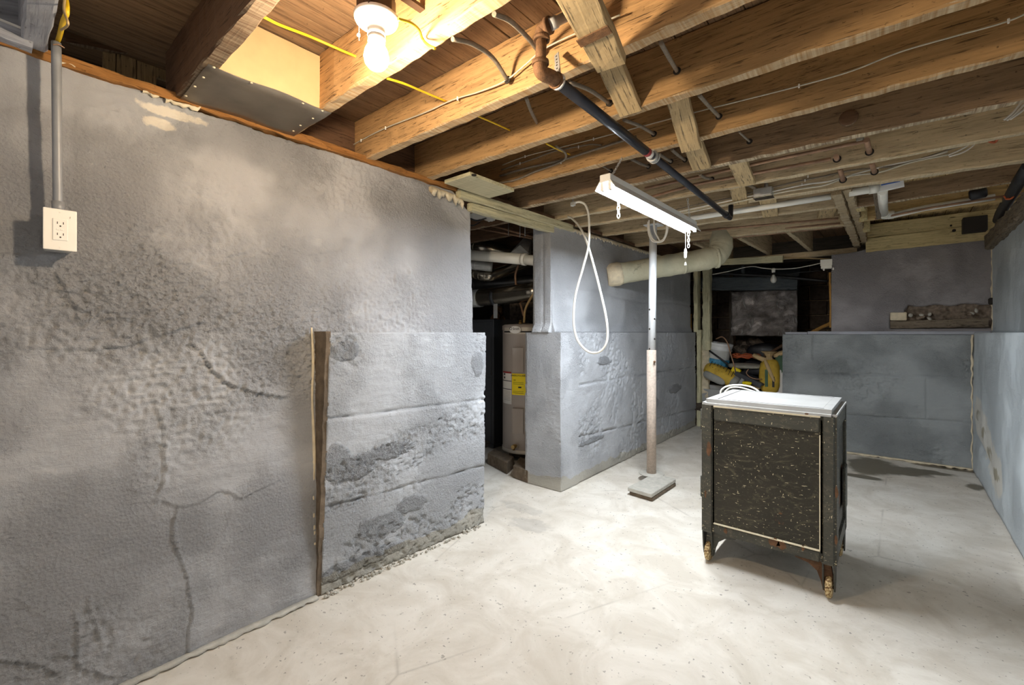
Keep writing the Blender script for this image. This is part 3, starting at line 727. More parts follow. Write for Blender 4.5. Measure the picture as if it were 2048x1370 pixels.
# =================================================================== LAMPS
def chain(name, a, b, parent, mat, link=.020, r=.0018):
    """open links strung from a to b, every link a ring of its own"""
    a = Vector(a); b = Vector(b); n = max(1, int(round((b - a).length / (link * .78)))); d = (b - a) / n
    P = []
    for k in range(21):
        t_ = 2 * math.pi * k / 20; P.append((link * .5 * math.cos(t_), link * .28 * math.sin(t_), 0))
    me = tubem(P, r, 5, caps=False)
    for v in me.vertices: v.co = v.co + Vector(P[0])
    for i in range(n):
        c = a + d * (i + .5); put(name, me, parent, mat, frame(c, c + d, (0, 1, 0) if abs(d.normalized().z) > .7 else (0, 0, 1), (i % 2) * math.pi / 2))
LX, LY0, LY1, LZ = -1.045, 1.905, 3.12, 1.895
sl = thing('tube_light', 'white twin-tube shop light hung on chains, switched on', 'ceiling light', (LX, (LY0 + LY1) / 2, LZ))
box('channel', (LX - .028, LY0, LZ + .018), (LX + .028, LY1, LZ + .055), M['white_plastic'], sl, .003)
for s in (-1, 1):
    me = mesh([(s * .026, 0, .022), (s * .052, 0, -.016), (s * .054, 0, -.014), (s * .028, 0, .026)] + [(s * .026, LY1 - LY0, .022), (s * .052, LY1 - LY0, -.016), (s * .054, LY1 - LY0, -.014), (s * .028, LY1 - LY0, .026)],
              [(0, 1, 5, 4), (1, 2, 6, 5), (2, 3, 7, 6), (3, 0, 4, 7), (3, 2, 1, 0), (4, 5, 6, 7)])
    put('reflector', me, sl, M['white_plastic'], T(LX, LY0, LZ))
    put('glowing_tube', tubem([(0, 0, 0), (0, LY1 - LY0 - .08, 0)], .0125, 12), sl, M['tube_glow'], T(LX + s * .020, LY0 + .04, LZ - .002))
    for yy in (LY0 + .008, LY1 - .03): box('tube_holder', (LX + s * .020 - .008, yy, LZ - .02), (LX + s * .020 + .008, yy + .022, LZ + .02), M['white_plastic'], sl, .002)
hk = Vector((LX, LY0 + .06, LZ + .055))
chain('chain_link', hk, (LX - .005, LY0 + .19, 2.085), sl, M['steel'])
chain('chain_link', (LX, LY1 - .06, LZ + .055), (LX, LY1 - .10, 2.085), sl, M['steel'])
c0 = oy(1237, 396, LY0 + .18); chain('chain_link', c0, c0 - Vector((0, 0, .10)), sl, M['white_plastic'], .026, .0024)
c0 = oy(1377, 455, LY1); chain('chain_link', c0, c0 - Vector((0, 0, .135)), sl, M['white_plastic'], .026, .0024)
c0 = oy(1371, 458, LY1 - .02); tube('pull_cord', [c0, c0 - Vector((0, 0, .20))], .0013, M['cable_white'], sl, 5)
cz = c0 - Vector((0, 0, .165)); lathe('cord_switch', [(.003, -.035), (.009, -.028), (.010, .012), (.006, .028), (.003, .034)], M['white_plastic'], T(*cz), sl, 10)
lathe('cord_bell', [(.009, -.012), (.004, .004), (.002, .010)], M['white_plastic'], T(*(c0 - Vector((0, 0, .235)))), sl, 10)

BX, BY = -1.085, .70
bl = thing('bulb_fixture', 'bare glowing bulb in a porcelain holder with pull chain', 'ceiling lamp', (BX, BY, 2.06))
lathe('octagon_box', [(.052, 0), (.052, .05), (.050, .052), (.050, .10), (.001, .10)], M['brown_metal'], T(BX, BY, 2.068) @ Matrix.Rotation(.3, 4, 'Z'), bl, 8, False)
box('bar_hanger', (BX - .012, .515, 2.168), (BX + .012, .86, 2.178), M['brown_metal'], bl)
p = oy(735, 2, BY - .045); lathe('knockout', [(.013, -.002), (.013, .003), (.001, .003)], M['brown_metal'], T(*p) @ Matrix.Rotation(math.pi / 2, 4, 'X'), bl, 16)
lathe('porcelain_holder', [(.020, -.062), (.023, -.060), (.023, -.046), (.021, -.044), (.024, -.042), (.024, -.032), (.022, -.030), (.030, -.012), (.056, -.004), (.060, .004), (.060, .009), (.05, .012)], M['porcelain'], T(BX, BY, 2.056), bl, 32)
bf = [(.013, .064), (.014, .052), (.020, .038), (.030, .018), (.0335, .0), (.030, -.016), (.020, -.028), (.008, -.0335), (.001, -.0345)]
lathe('glowing_bulb', bf[::-1], M['bulb_glow'], T(BX, BY, 1.955), bl, 24)
for (u, v, z1, yy) in ((718, 66, .055, BY), (771, 40, .10, BY - .02)):
    a = oy(u, v, yy)
    me = joinm([(lathem([(.0005, -.0016), (.0016, 0), (.0005, .0016)], 6), T(0, 0, -k * .0042)) for k in range(int(z1 / .0042))])
    put('pull_chain', me, bl, M['steel'], T(*(a + Vector((0, 0, .03)))))
lathe('chain_bead', [(.001, -.006), (.005, -.003), (.005, .003), (.001, .006)], M['porcelain'], T(*oy(717, 70, BY)), bl, 10)

# outlet box, conduit
ob = thing('wall_outlet', 'ivory wall outlet on a surface box, fed by the grey conduit', 'outlet', (-1.975, .153, 1.515))
box('back_box', (-2.03, .122, 1.455), (-1.955, .184, 1.568), M['steel'], ob, .003)
box('cover_plate', (-1.955, .116, 1.452), (-1.948, .190, 1.578), M['ivory'], ob, .0028, 2)
rc = box('receptacle', (-1.950, .1365, 1.482), (-1.9455, .1695, 1.548), M['ivory'], ob, .001)
for zc in (1.532, 1.498):
    for dy in (-.0065, .0065): box('slot', (-1.9462, .153 + dy - .0009, zc - .0005), (-1.9450, .153 + dy + .0009, zc + .0065), M['slot'], rc)
    lathe('ground_hole', [(.0022, -.0006), (.0022, .0006)], M['slot'], T(-1.9455, .153, zc - .0065) @ Matrix.Rotation(math.pi / 2, 4, 'Y'), rc, 10)
box('reset_button', (-1.9465, .144, 1.5125), (-1.9445, .151, 1.5175), M['ivory'], rc, .0005); box('test_button', (-1.9465, .1525, 1.5125), (-1.9445, .1595, 1.5175), M['ivory'], rc, .0005)
for zc in (1.461, 1.569): lathe('plate_screw', [(.0026, -.001), (.0026, .001)], M['ivory'], T(-1.9475, .153, zc) @ Matrix.Rotation(math.pi / 2, 4, 'Y'), ob, 10)
cx_, cy_ = -1.972, .150
cn = tag(tube('conduit', [(cx_, cy_, 1.568), (cx_, cy_ - .002, 1.8), (cx_, cy_ - .004, 2.095)], .0118, M['conduit'], None, 14), 'grey-painted steel conduit running down the wall to the outlet', 'pipe')
lathe('coupling', [(.015, -.02), (.015, .02)], M['conduit'], T(cx_, cy_, 1.585), cn, 14)
tube('conduit_clip', [(cx_ + .012, cy_ - .012, 2.08), (cx_ + .016, cy_, 2.084), (cx_ + .012, cy_ + .013, 2.082)], .002, M['copper'], cn, 6)
o = ragged('mortar_dab', [oy(u, v, .175) for u, v in ((128, 425), (140, 432))], .02, .01, M['plaster'], wall_left, (1, 0, 0), 2, .006)

# =================================================================== CABLES AND PIPES IN THE CEILING
def cab(name, pts, r, mat, label, cat='cable', group=None, res=6, sub=6):
    """pts: (u, v, y) = seen point on the plane at depth y"""
    o = tube(name, [oy(*p) for p in pts], r, M[mat], None, res, sub)
    return tag(o, label, cat, group)
def staple(u, v, y, parent):
    p = oy(u, v, y); put('cable_staple', boxm(.006, .006, .016, .0015), parent, M['white_plastic'], T(*p))
yB, yC, yD, yE, yF, yG, yH = .845, 1.245, 1.63, 2.07, 2.47, 2.90, 3.27
cab('yellow_cable', [(528, 34, .515), (560, 50, .60), (620, 73, .72), (670, 95, .80), (714, 114, .862)], .0045, 'cable_yellow', 'yellow cable across the bay left of the glowing bulb')
cab('yellow_cable', [(796, 38, .70), (822, 46, .74), (838, 60, .80), (845, 78, .845), (856, 90, .848), (870, 97, .846)], .0042, 'cable_yellow', 'yellow cable curling from the lamp box over the lit joist')
cab('yellow_cable', [(775, 157, .91), (810, 168, 1.0), (850, 185, 1.12), (893, 203, 1.25)], .0045, 'cable_yellow', 'yellow cable under the boards just right of the bulb, entering the streaky joist')
cab('yellow_cable', [(955, 232, 1.345), (990, 247, 1.5), (1023, 262, 1.66)], .004, 'cable_yellow', 'yellow cable in the dark bay beyond the streaky joist')
cab('yellow_cable', [(1092, 287, 1.75), (1118, 300, 1.9), (1140, 309, 2.07)], .004, 'cable_yellow', 'small yellow cable end near the old stapled cables')
cab('yellow_cable', [(128, -20, .155), (134, 20, .150), (126, 44, .148), (119, 72, .150), (113, 88, .150)], .0065, 'cable_yellow', 'thick yellow cable going down into the conduit top')
cab('ground_cable', [(131, -15, .145), (128, 20, .140), (135, 42, .140), (134, 52, .142), (122, 60, .145)], .003, 'cable_tan', 'tan cable bent beside the yellow cable at the conduit top')
for k, (pts, lab) in enumerate([
    ([(988, 28, .91), (1020, 42, 1.0), (1055, 75, 1.14), (1078, 104, 1.24)], 'thick old grey cable reaching the rusty pipe nipple'),
    ([(905, 78, .91), (945, 88, 1.0), (985, 115, 1.14), (1015, 160, 1.245)], 'thick old grey cable curving under the boards, midway between bulb and pipe elbow'),
    ([(1052, 195, 1.345), (1062, 222, 1.5), (1075, 247, 1.66)], 'short old grey cable in the dark bay under the elbow'),
    ([(1138, 164, 1.345), (1175, 178, 1.45), (1198, 192, 1.56), (1218, 206, 1.65)], 'old grey cable beside the black pipe, below the strap'),
    ([(1322, 86, 1.345), (1338, 115, 1.5), (1354, 142, 1.66)], 'old grey cable right of the large bridging board'),
    ([(1248, 240, 1.75), (1280, 252, 1.9), (1308, 268, 2.07)], 'old grey cable between the black pipe and the cracked bridging board'),
    ([(1398, 190, 1.75), (1418, 212, 1.9), (1438, 233, 2.07)], 'straight old grey cable right of the cracked bridging board'),
    ([(1318, 308, 2.17), (1330, 316, 2.3), (1342, 323, 2.46)], 'grey tube right behind the pipe coupling'),
    ([(1343, 299, 2.17), (1356, 310, 2.3), (1370, 320, 2.46)], 'grey tube left of the second bridging board'),
    ([(1478, 264, 2.17), (1488, 273, 2.3), (1499, 283, 2.46)], 'thin grey cable into a hole of the knotty joist'),
    ([(1262, 318, 2.17), (1280, 327, 2.3), (1297, 333, 2.46)], 'grey cable above the tube light chain'),
    ([(1195, 328, 2.17), (1208, 334, 2.3), (1222, 342, 2.46)], 'short grey cable left of the tube light chain'),
    ([(1400, 350, 2.6), (1412, 356, 2.75), (1424, 358, 2.9)], 'short grey stub above the lower end of the black pipe'),
    ]):
    o = cab('old_cable', pts, .0075 if k not in (9, 11) else .0045, 'cable_grey', lab, group='old cables passing through the joists', res=8)
    e = oy(*pts[-1]); lathe('bored_hole', [(.014, -.001), (.014, .002)], M['slot'], T(e.x, e.y - .0, e.z) @ Matrix.Rotation(math.pi / 2, 4, 'X'), o, 12)
for k, (pts, lab, r, st) in enumerate([
    ([(668, 312, 1.235), (720, 282, yC), (771, 256, yC), (850, 225, yC), (905, 200, yC), (960, 183, yC), (1010, 162, yC), (1050, 130, yC), (1085, 100, yC), (1140, 72, yC), (1240, 30, yC)], 'thin cable stapled along the streaky joist', .003, ((722, 281), (771, 256), (915, 197))),
    ([(1005, 330, yE), (1050, 313, yE), (1100, 300, yE), (1187, 278, yE), (1275, 255, yE), (1400, 222, yE), (1500, 197, yE), (1598, 172, yE), (1700, 143, yE), (1800, 104, yE), (1900, 75, yE), (2017, 42, yE), (2080, 12, yE)], 'long thin cable stapled on the joist above the tube light', .003, ((1187, 278), (1598, 172), (2017, 42), (1050, 313))),
    ([(1003, 340, yE), (1040, 327, yE), (1075, 315, yE), (1110, 302, yE), (1157, 293, yE), (1180, 289, yE), (1203, 290, yE)], 'short wavy cable below the long stapled one', .0045, ((1040, 327), (1157, 294))),
    ([(1000, 352, yE), (1050, 337, yE), (1120, 321, yE), (1190, 299, yE), (1272, 273, yE)], 'straight grey tube cable under the wavy one', .007, ()),
    ([(985, 368, yE), (1030, 360, yE), (1070, 343, yE), (1112, 328, yE), (1130, 318, yE - .02), (1130, 305, yE - .1), (1112, 293, yE - .25)], 'grey cable hooking up at the end, lowest of the old bundle', .0065, ((1122, 325),)),
    ]):
    o = cab('stapled_cable', pts, r, 'cable_pale' if k < 2 else 'cable_grey', lab)
    for (u, v) in st: staple(u, v, pts[1][2] - .004, o)
G_ = 'cables stapled along the pale joist'
def yh(u): return 3.20 + .13 * (u - 1300) / 500
for k, (pts, lab) in enumerate([
    ([(1335, 424), (1400, 408), (1460, 396), (1540, 376), (1600, 362), (1650, 352), (1700, 341), (1760, 335), (1800, 330), (1860, 312), (1905, 297), (1950, 285)], 'uppermost cable of the bundle on the pale joist'),
    ([(1335, 428), (1400, 414), (1460, 401), (1545, 383), (1610, 369), (1660, 362), (1720, 345), (1780, 330), (1850, 316), (1895, 303)], 'middle cable of the bundle on the pale joist'),
    ([(1335, 433), (1400, 420), (1460, 407), (1545, 388), (1605, 377), (1650, 370), (1700, 352), (1760, 344), (1820, 325), (1897, 309)], 'lowest cable of the bundle on the pale joist'),
    ]):
    o = cab('grey_cable', [(u, v, yh(u)) for u, v in pts], .0052, ('cable_grey', 'cable_white', 'cable_pale')[k], lab, group=G_)
    staple(1616 - 6 * k, 353 + 8 * k, yh(1610) - .005, o)
for k, pts in enumerate([[(1898, 313), (1925, 305), (1945, 292), (1962, 272)], [(1896, 310), (1918, 301), (1938, 289), (1955, 272)]]):
    cab('white_cable', [(u, v, yh(u)) for u, v in pts], .0045, 'cable_white', ['lower of two bright white cables held by a white clip', 'upper of two bright white cables held by a white clip'][k])
o = cab('red_cable', [(1972, 272, 3.0), (1978, 282, 3.02), (1990, 284, 3.05), (1998, 272, 3.02)], .006, 'copper_hot', 'orange-red cable loop under the beige joist at the right')
for k, pts in enumerate([[(2008, 240), (2025, 226), (2042, 206), (2052, 196)], [(2014, 241), (2032, 226), (2052, 205)], [(2020, 239), (2036, 228), (2056, 213)]]):
    cab('white_cable', [(u, v, 2.86) for u, v in pts], .0045, 'cable_white', ['left', 'middle', 'right'][k] + ' one of three white cables dropping into a hole at top right')
# copper pipes
def cop(pts, lab, r=.0095, name='copper_pipe', mat='copper', cat='pipe', group=None): return cab(name, pts, r, mat, lab, cat, group, 10, 1)
cop([(1290, 377, 2.72), (1560, 317, 2.70), (1732, 282, 2.69)], 'long copper pipe under the knotty joist, taped at its end')
cop([(1290, 397, 2.84), (1390, 369, 2.84), (1662, 318, 2.82)], 'copper pipe parallel to and just behind the taped one')
for k, (a, b, lab) in enumerate([((1733, 280, 2.68), (1739, 304, 2.94), 'brown pipe stub entering the beige joist'), ((1743, 326, 3.02), (1749, 344, 3.29), 'brown pipe stub entering the pale joist, right one'), ((1672, 313, 2.80), (1674, 318, 2.93), 'round end of a brown pipe in the beige joist'), ((1679, 337, 3.02), (1686, 360, 3.26), 'brown pipe stub entering the pale joist, left one')]):
    o = cop([a, b], lab, .0125, 'pipe_stub', group='brown pipe stubs through the joists')
    e = oy(*b); lathe('bored_hole', [(.019, -.001), (.019, .002)], M['slot'], T(e.x, e.y, e.z) @ Matrix.Rotation(math.pi / 2, 4, 'X'), o, 14)
o = tag(box('tape_wad', oy(1712, 284, 2.68) , oy(1728, 277, 2.70) + Vector((0, .02, .012)), M['clear_bag'], None, .004), 'scrap of clear tape wrapped round the end of the copper pipe', 'tape')
cop([(1385, 463, 4.30), (1677, 437, 4.42)], 'copper pipe under the farthest joist, nearest of three'); cop([(1378, 474, 4.42), (1680, 447, 4.55)], 'copper pipe under the farthest joist, middle of three'); cop([(1378, 484, 4.55), (1685, 453, 4.68)], 'copper pipe under the farthest joist, rearmost of three')
cop([(1750, 438, 4.45), (1860, 416, 4.42), (2045, 386, 4.38)], 'thin brown pipe alongside the long white waste pipe', .008)
# white waste pipes
def pvc(pts, r, lab, sub=1): return cab('waste_pipe', pts, r, 'pvc', lab, 'pipe', None, 16, sub)
o = pvc([(1345, 442, 3.46), (1530, 414, 3.52), (1662, 393, 3.58)], .020, 'long white pipe behind the pale joist, left of the old beam')
o = pvc([(1698, 386, 3.60), (1752, 377, 3.62)], .024, 'white pipe end right of the old beam, printed with tiny marks')
e = oy(1738, 379, 3.61); f_ = oy(1756, 376, 3.62); put('pipe_hub', tubem([e, f_], .030, 18, origin=e), o, M['pvc'], T(*e))
o = thing('pvc_bracket', 'white square-edged plastic bracket with a blue stripe', 'bracket', oy(1780, 374, 3.62))
beam('bar', oy(1754, 378, 3.62), oy(1808, 366, 3.62), .02, .045, M['white_plastic'], o, rough=.0003)
beam('blue_stripe', oy(1762, 370, 3.60), oy(1800, 362, 3.60), .012, .006, M['blue_print'], o, rough=.0003)
o = pvc([(1765, 382, 3.64), (1766, 405, 4.0), (1768, 428, 4.40)], .026, 'white pipe running back to the elbow, right of the brown strap')
e = oy(1769, 430, 4.44); put('elbow', tubem(smooth_pts([e + Vector((-.004, -.06, 0)), e, e + Vector((.05, .03, 0))], 5), .031, 16, origin=e), o, M['pvc'], T(*e))
pvc([(1776, 433, 4.46), (1850, 416, 4.46), (1930, 403, 4.46), (1990, 394, 4.46)], .022, 'long white waste pipe leading from the elbow to the right wall')
o = beam('brown_strap', oy(1750, 372, 3.63), oy(1758, 437, 4.43), .03, .012, M['black_beam'], rough=.001); tag(o, 'narrow brown strip beside the white elbow pipe', 'strip')
o = thing('black_wrap', 'black rubber sleeve clamped on the long waste pipe', 'sleeve', oy(1955, 388, 4.38))
a = oy(1938, 391, 4.38); b = oy(1974, 383, 4.38); put('sleeve', tubem([a, a.lerp(b, .1), a.lerp(b, .9), b], [.024, .036, .036, .026], 12, origin=a), o, M['black_plastic'], T(*a))
o = cab('drain_pipe', [(2060, 330, 3.6), (2040, 360, 3.9), (2002, 425, 5.0), (1996, 440, 5.4)], .032, 'cable_black', 'black drain pipe slanting down to the corner of the rear wall', 'pipe', None, 14, 1)
for k, (pts, m_, lab) in enumerate([([(2030, 358, 4.0), (2036, 350, 3.95), (2046, 346, 3.9), (2056, 352, 3.9)], 'cable_yellow', 'yellow looped wire at the right edge under the joists'),
    ([(2008, 392, 4.3), (2016, 398, 4.3), (2028, 382, 4.2), (2042, 370, 4.1), (2056, 366, 4.0)], 'copper_hot', 'orange looped wire beside the yellow one at the right edge'),
    ([(2012, 398, 4.3), (2024, 396, 4.25), (2036, 376, 4.15), (2054, 362, 4.0)], 'copper_hot', 'second orange wire, tucked behind the first at the right edge')]):
    cab('loose_wire', pts, .006, m_, lab, 'wire')
o = thing('junction_box', 'small galvanised junction box hanging under the pale joist', 'junction box', oy(1526, 386, 3.28))
c = oy(1527, 386, 3.27); put('box', boxm(.105, .075, .055, .006, 2), o, M['steel'], T(*c)); put('cover', boxm(.112, .082, .006, .002), o, M['duct'], T(*(c - Vector((0, 0, .03)))))
tube('clamp', [c + Vector((-.03, -.02, .02)), c + Vector((-.07, -.05, .05)), c + Vector((-.11, -.08, .06))], .011, M['cable_grey'], o, 8); lathe('connector', [(.012, 0), (.012, .03), (.009, .032), (.009, .05)], M['steel'], T(c.x + .015, c.y, c.z + .025), o, 10)

# gas pipe run
gp = thing('gas_pipe', 'long black iron pipe with rusty elbows, strapped under the joists', 'pipe', oz(1100, 155, 1.985))
A = oz(1100, 152, 1.99); Bq = oz(1305, 313, 1.985); Cq = oz(1460, 436, 1.985)
put('iron_pipe', tubem([A, Bq], .0185, 14, origin=A), gp, M['iron'], T(*A)); put('iron_pipe', tubem([Bq, Cq], .0165, 14, origin=Bq), gp, M['iron'], T(*Bq))
dr = (Bq - A).normalized()
N0 = oz(1081, 128, 2.02); N0 = Vector((A.x - .012, A.y - .03, 2.03)); N0 = oy(1081, 122, A.y - .03); N1 = oy(1083, 82, A.y - .03)
def elbow(P, r, par, mat='rust'):
    P = smooth_pts(P, 6); put('elbow', tubem(P, r, 14, origin=P[0]), par, M[mat], T(*P[0]))
    for q0, q1 in ((P[0], P[1]), (P[-1], P[-2])):
        d = (q1 - q0).normalized() * .012; put('elbow_rim', tubem([q0, q0 + d], r * 1.2, 14, origin=q0), par, M[mat], T(*q0))
elbow([N0, N0 + Vector((0, .004, -.032)), A + dr * .01, A + dr * .04], .0215, gp)
put('nipple', tubem([N0, N1], .0165, 14, origin=N0), gp, M['rust'], T(*N0))
E1 = oy(1100, 50, A.y - .03); elbow([N1, N1 + Vector((.002, 0, .03)), N1.lerp(E1, .55) + Vector((0, 0, .016)), E1], .021, gp)
E2 = oy(1142, 28, A.y + .02); put('fitting', tubem([E1, E1.lerp(E2, .3), E1.lerp(E2, .31), E2], [.018, .018, .0145, .0145], 12, origin=E1), gp, M['steel'], T(*E1))
for t0, t1, r in ((.988, 1.0, .026), (1.0, 1.022, .022), (1.022, 1.03, .026)):
    a = A + (Bq - A) * t0; b = A + (Bq - A) * t1; put('coupling', tubem([a, b], r, 14, origin=a), gp, M['steel'], T(*a))
a = A + (Bq - A) * .905; b = A + (Bq - A) * .935; put('paper_label', tubem([a, b], .0190, 14, origin=a), gp, M['red_label'], T(*a)); a = b; b = A + (Bq - A) * .965; put('paper_label', tubem([a, b], .0190, 14, origin=a), gp, M['white_label'], T(*a))
put('pipe_drop', tubem([Cq, Cq + Vector((0, .015, .02)), Cq + Vector((0, .02, .09))], .016, 12, origin=Cq), gp, M['iron'], T(*Cq)); a = Cq - dr * .12; put('coupling', tubem([a, a + dr * .04], .021, 12, origin=a), gp, M['iron'], T(*a))
hs = thing('pipe_strap', 'perforated steel hanger strap holding the black pipe', 'strap', oz(1116, 160, 2.0))
q = A + (oz(1117, 164, 1.985) - A); s_ = oy(1113, 108, yC - .004)
ring = [q + (Vector((math.cos(a_), 0, math.sin(a_))) * .022) for a_ in np.linspace(0, 2 * math.pi, 17)]
put('loop', tubem(ring, .004, 6, origin=q), hs, M['steel'], T(*q))
st_ = q + Vector((0, 0, .02)); m_ = frame(st_, s_, (0, 1, 0)); Ls = (s_ - st_).length
put('band', joinm([(boxm(Ls, .020, .003, .001), T(Ls / 2, 0, 0)), (boxm(Ls * .5, .022, .004, .001), T(Ls * .25, 0, -.002))]), hs, M['steel'], m_)
for k in range(6): put('band_hole', lathem([(.003, -.0005), (.003, .0005)], 8), hs, M['slot'], m_ @ T(Ls * (.12 + .15 * k), 0, -.0046 if k < 3 else -.0022))

# white cables hanging by the lamp
o = cab('hanging_cable', [(1146, 406, 2.565), (1160, 404, 2.59), (1172, 412, 2.60), (1178, 440, 2.60), (1177, 490, 2.60), (1166, 535, 2.60), (1151, 590, 2.60), (1147, 640, 2.60), (1153, 675, 2.60), (1168, 697, 2.60), (1185, 706, 2.60), (1203, 701, 2.60), (1214, 680, 2.60), (1213, 640, 2.60), (1200, 580, 2.62), (1183, 515, 2.64), (1172, 480, 2.66), (1160, 455, 2.70), (1145, 438, 2.76), (1136, 433, 2.80)], .0075, 'cable_white', 'white cable hanging in a long narrow loop in front of the centre wall', sub=8, res=8)
c = oy(1146, 408, 2.565); put('clamp', boxm(.035, .02, .028, .004), o, M['steel'], T(*c)); lathe('clamp_screw', [(.005, -.018), (.005, .035)], M['steel'], T(*c), o, 8)
for k, (dx, dy) in enumerate(((0, 0), (10, -3), (-2, 3))):
    cab('cable_coil', [(1298 + dx, 440 + dy, 3.40), (1299 + dx, 462 + dy, 3.40), (1306 + dx, 478 + dy, 3.40), (1316 + dx * .5, 483 + dy * .5, 3.40), (1327 + dx * .3, 478 + dy, 3.40), (1333 + dx * .2, 462 + dy, 3.40), (1334, 440, 3.40)], .0065, 'cable_white', ['outer loop', 'right-hand thin loop', 'inner loop'][k] + ' of white cable hanging over the top of the steel post', group='white cable loops at the post top')

# wrapped duct
dw = thing('wrapped_duct', 'fat cream-wrapped duct leaving the centre wall and bending up', 'duct', (-1.6, 4.1, 1.8))
DP = [Vector((-2.06, 3.78, 1.73)), Vector((-1.97, 3.85, 1.748)), Vector((-1.6, 4.11, 1.82)), Vector((-1.32, 4.31, 1.878)), Vector((-1.25, 4.37, 1.915)), Vector((-1.23, 4.43, 1.99)), Vector((-1.25, 4.5, 2.12))]
PP = smooth_pts(DP[1:], 7); put('wrap', tubem(PP, [.098 + random.uniform(-.002, .002) + (.006 if i % 7 == 0 else 0) for i in range(len(PP))], 28, origin=PP[0]), dw, M['wrap'], T(*PP[0]))
put('wall_collar', tubem([DP[0], DP[1], DP[1] + Vector((.03, .02, .006))], [.105, .112, .098], 20, origin=DP[0]), dw, M['plaster'], T(*DP[0]))
for q0 in (Vector((-1.5, 4.18, 1.84)), Vector((-1.26, 4.345, 1.888))): put('band', tubem([q0, q0 + Vector((.02, .014, .004))], .1015, 28, origin=q0), dw, M['wrap'], T(*q0))

# =================================================================== POSTS
sp = thing('steel_post', 'adjustable steel post, white above and speckled tan below, on a concrete pad', 'post', (-1.509, 3.524, .06))
put('lower_tube', tubem([(0, 0, 0), (0, 0, 1.0)], .037, 28), sp, M['post_tan'], T(-1.509, 3.524, .058))
top = oy(1307, 482, 3.53)
put('upper_tube', tubem([(0, 0, 0), (top.x + 1.505, 0, 1.02)], .030, 28), sp, M['post_white'], T(-1.505, 3.524, 1.045))
for u, v in ((1300, 619), (1310, 638), (1300, 658), (1310, 678), (1300, 698)):
    p = ray(u, v); d = Vector((-1.502, 3.524, 0)) ; a = math.asin(max(-1, min(1, (u - 1305.5) / 7.6)))
    n0 = Vector((1.502, -3.524, 0)).normalized(); nn = Matrix.Rotation(a, 3, 'Z') @ n0
    q = Vector((-1.502, 3.524, 0)) + nn * .0302; q.z = EYE + (HY - v) / F * 3.63
    put('adjusting_hole', lathem([(.0075, -.001), (.0075, .001)], 12), sp, M['slot'], frame(q, q + nn) @ Matrix.Rotation(math.pi / 2, 4, 'Y'))
q = Vector((-1.470, 3.495, .965)); put('screw_pin', lathem([(.006, -.004), (.009, 0), (.004, .02)], 10), sp, M['rust'], T(*q) @ Matrix.Rotation(math.pi / 2, 4, 'X'))
put('top_plate', boxm(.12, .12, .008), sp, M['post_white'], T(top.x, 3.53, 2.07))
pad = thing('concrete_pad', 'pad of two thin concrete slabs under the steel post', 'slab', (-1.45, 3.35, 0))
def prism(name, c4, z0, z1, mat, parent, j=.004):
    bm = bmesh.new(); n = len(c4); lo = [bm.verts.new((p[0], p[1], z0)) for p in c4]; hi = [bm.verts.new((p[0], p[1], z1)) for p in c4]
    bm.faces.new(lo[::-1]); bm.faces.new(hi)
    for i in range(n): bm.faces.new((lo[i], lo[(i + 1) % n], hi[(i + 1) % n], hi[i]))
    bmesh.ops.bevel(bm, geom=bm.edges[:], offset=j, segments=1, affect='EDGES'); return put(name, bm_mesh(bm), parent, mat)
c4 = [oz(u, v, .052)[:2] for u, v in ((1255, 975), (1303, 989), (1352, 958), (1308, 947))]
prism('slab', c4, .026, .055, M['base_stone'], pad); cc_ = Vector((-1.45, 3.35)); prism('slab', [tuple(cc_.lerp(Vector(p), .96) + Vector((.006, .004))) for p in c4], -.004, .024, M['raw_concrete'], pad)
lathe('mortar_ring', [(.10, .0), (.095, .006), (.05, .008)], M['base_stone'], T(-1.509, 3.524, .052), pad, 24)

wp = thing('wooden_post', 'old cream wooden post patched with plaster at the end of the centre wall', 'post', (-1.9, 6.02, 0))
def postb(u0, u1, v0, v1, y, th, mat, name='board', rough=.004):
    a = oy(u0, v1, y); b = oy(u1, v0, y); xm = (a.x + b.x) / 2
    return beam(name, (xm, y + th / 2, a.z), (xm, y + th / 2, b.z), th, abs(b.x - a.x), mat, wp, rough=rough)
postb(1383, 1403, 525, 664, 5.985, .05, M['cream_wood']); postb(1392, 1404, 660, 862, 5.96, .05, M['cream_wood'])
postb(1404, 1421, 525, 700, 5.975, .09, M['cream_wood'], rough=.006); postb(1404, 1414, 690, 862, 5.985, .09, M['plaster'], 'plaster_patch', .012)
postb(1374, 1384, 628, 666, 5.96, .03, M['stick'], 'splinter', .006)

# =================================================================== THE IRON SAFE
X0, X1, Y0, Y1, S0, S1 = -.778, -.197, 2.45, 3.00, .158, .852
sf = thing('iron_safe', 'old black iron safe on small wheels, scratched and rusting, with a top pale from dust and painted-in tube reflection', 'safe', ((X0 + X1) / 2, (Y0 + Y1) / 2, 0))
def rbox(name, lo, hi, r, mat, parent, axis_edges='ALL', seg=4):
    lo = Vector(lo); hi = Vector(hi); s = hi - lo
    bm = bmesh.new(); bmesh.ops.create_cube(bm, size=1); bmesh.ops.scale(bm, vec=s, verts=bm.verts)
    ed = [e for e in bm.edges if axis_edges == 'ALL' or (axis_edges == 'V' and abs(e.verts[0].co.z - e.verts[1].co.z) > .01) or (axis_edges == 'VT' and (abs(e.verts[0].co.z - e.verts[1].co.z) > .01 or e.verts[0].co.z > 0))]
    bmesh.ops.bevel(bm, geom=ed, offset=r, segments=seg, affect='EDGES'); me = bm_mesh(bm)
    for p in me.polygons: p.use_smooth = False
    return put(name, me, parent, mat, T(*((lo + hi) / 2)))
rbox('body', (X0 + .012, Y0 + .012, S0 + .02), (X1 - .012, Y1 - .012, S1 - .03), .02, M['safe'], sf)
rbox('top', (X0, Y0, S1 - .030), (X1, Y1, S1), .020, M['safe_top'], sf, 'VT', 4)
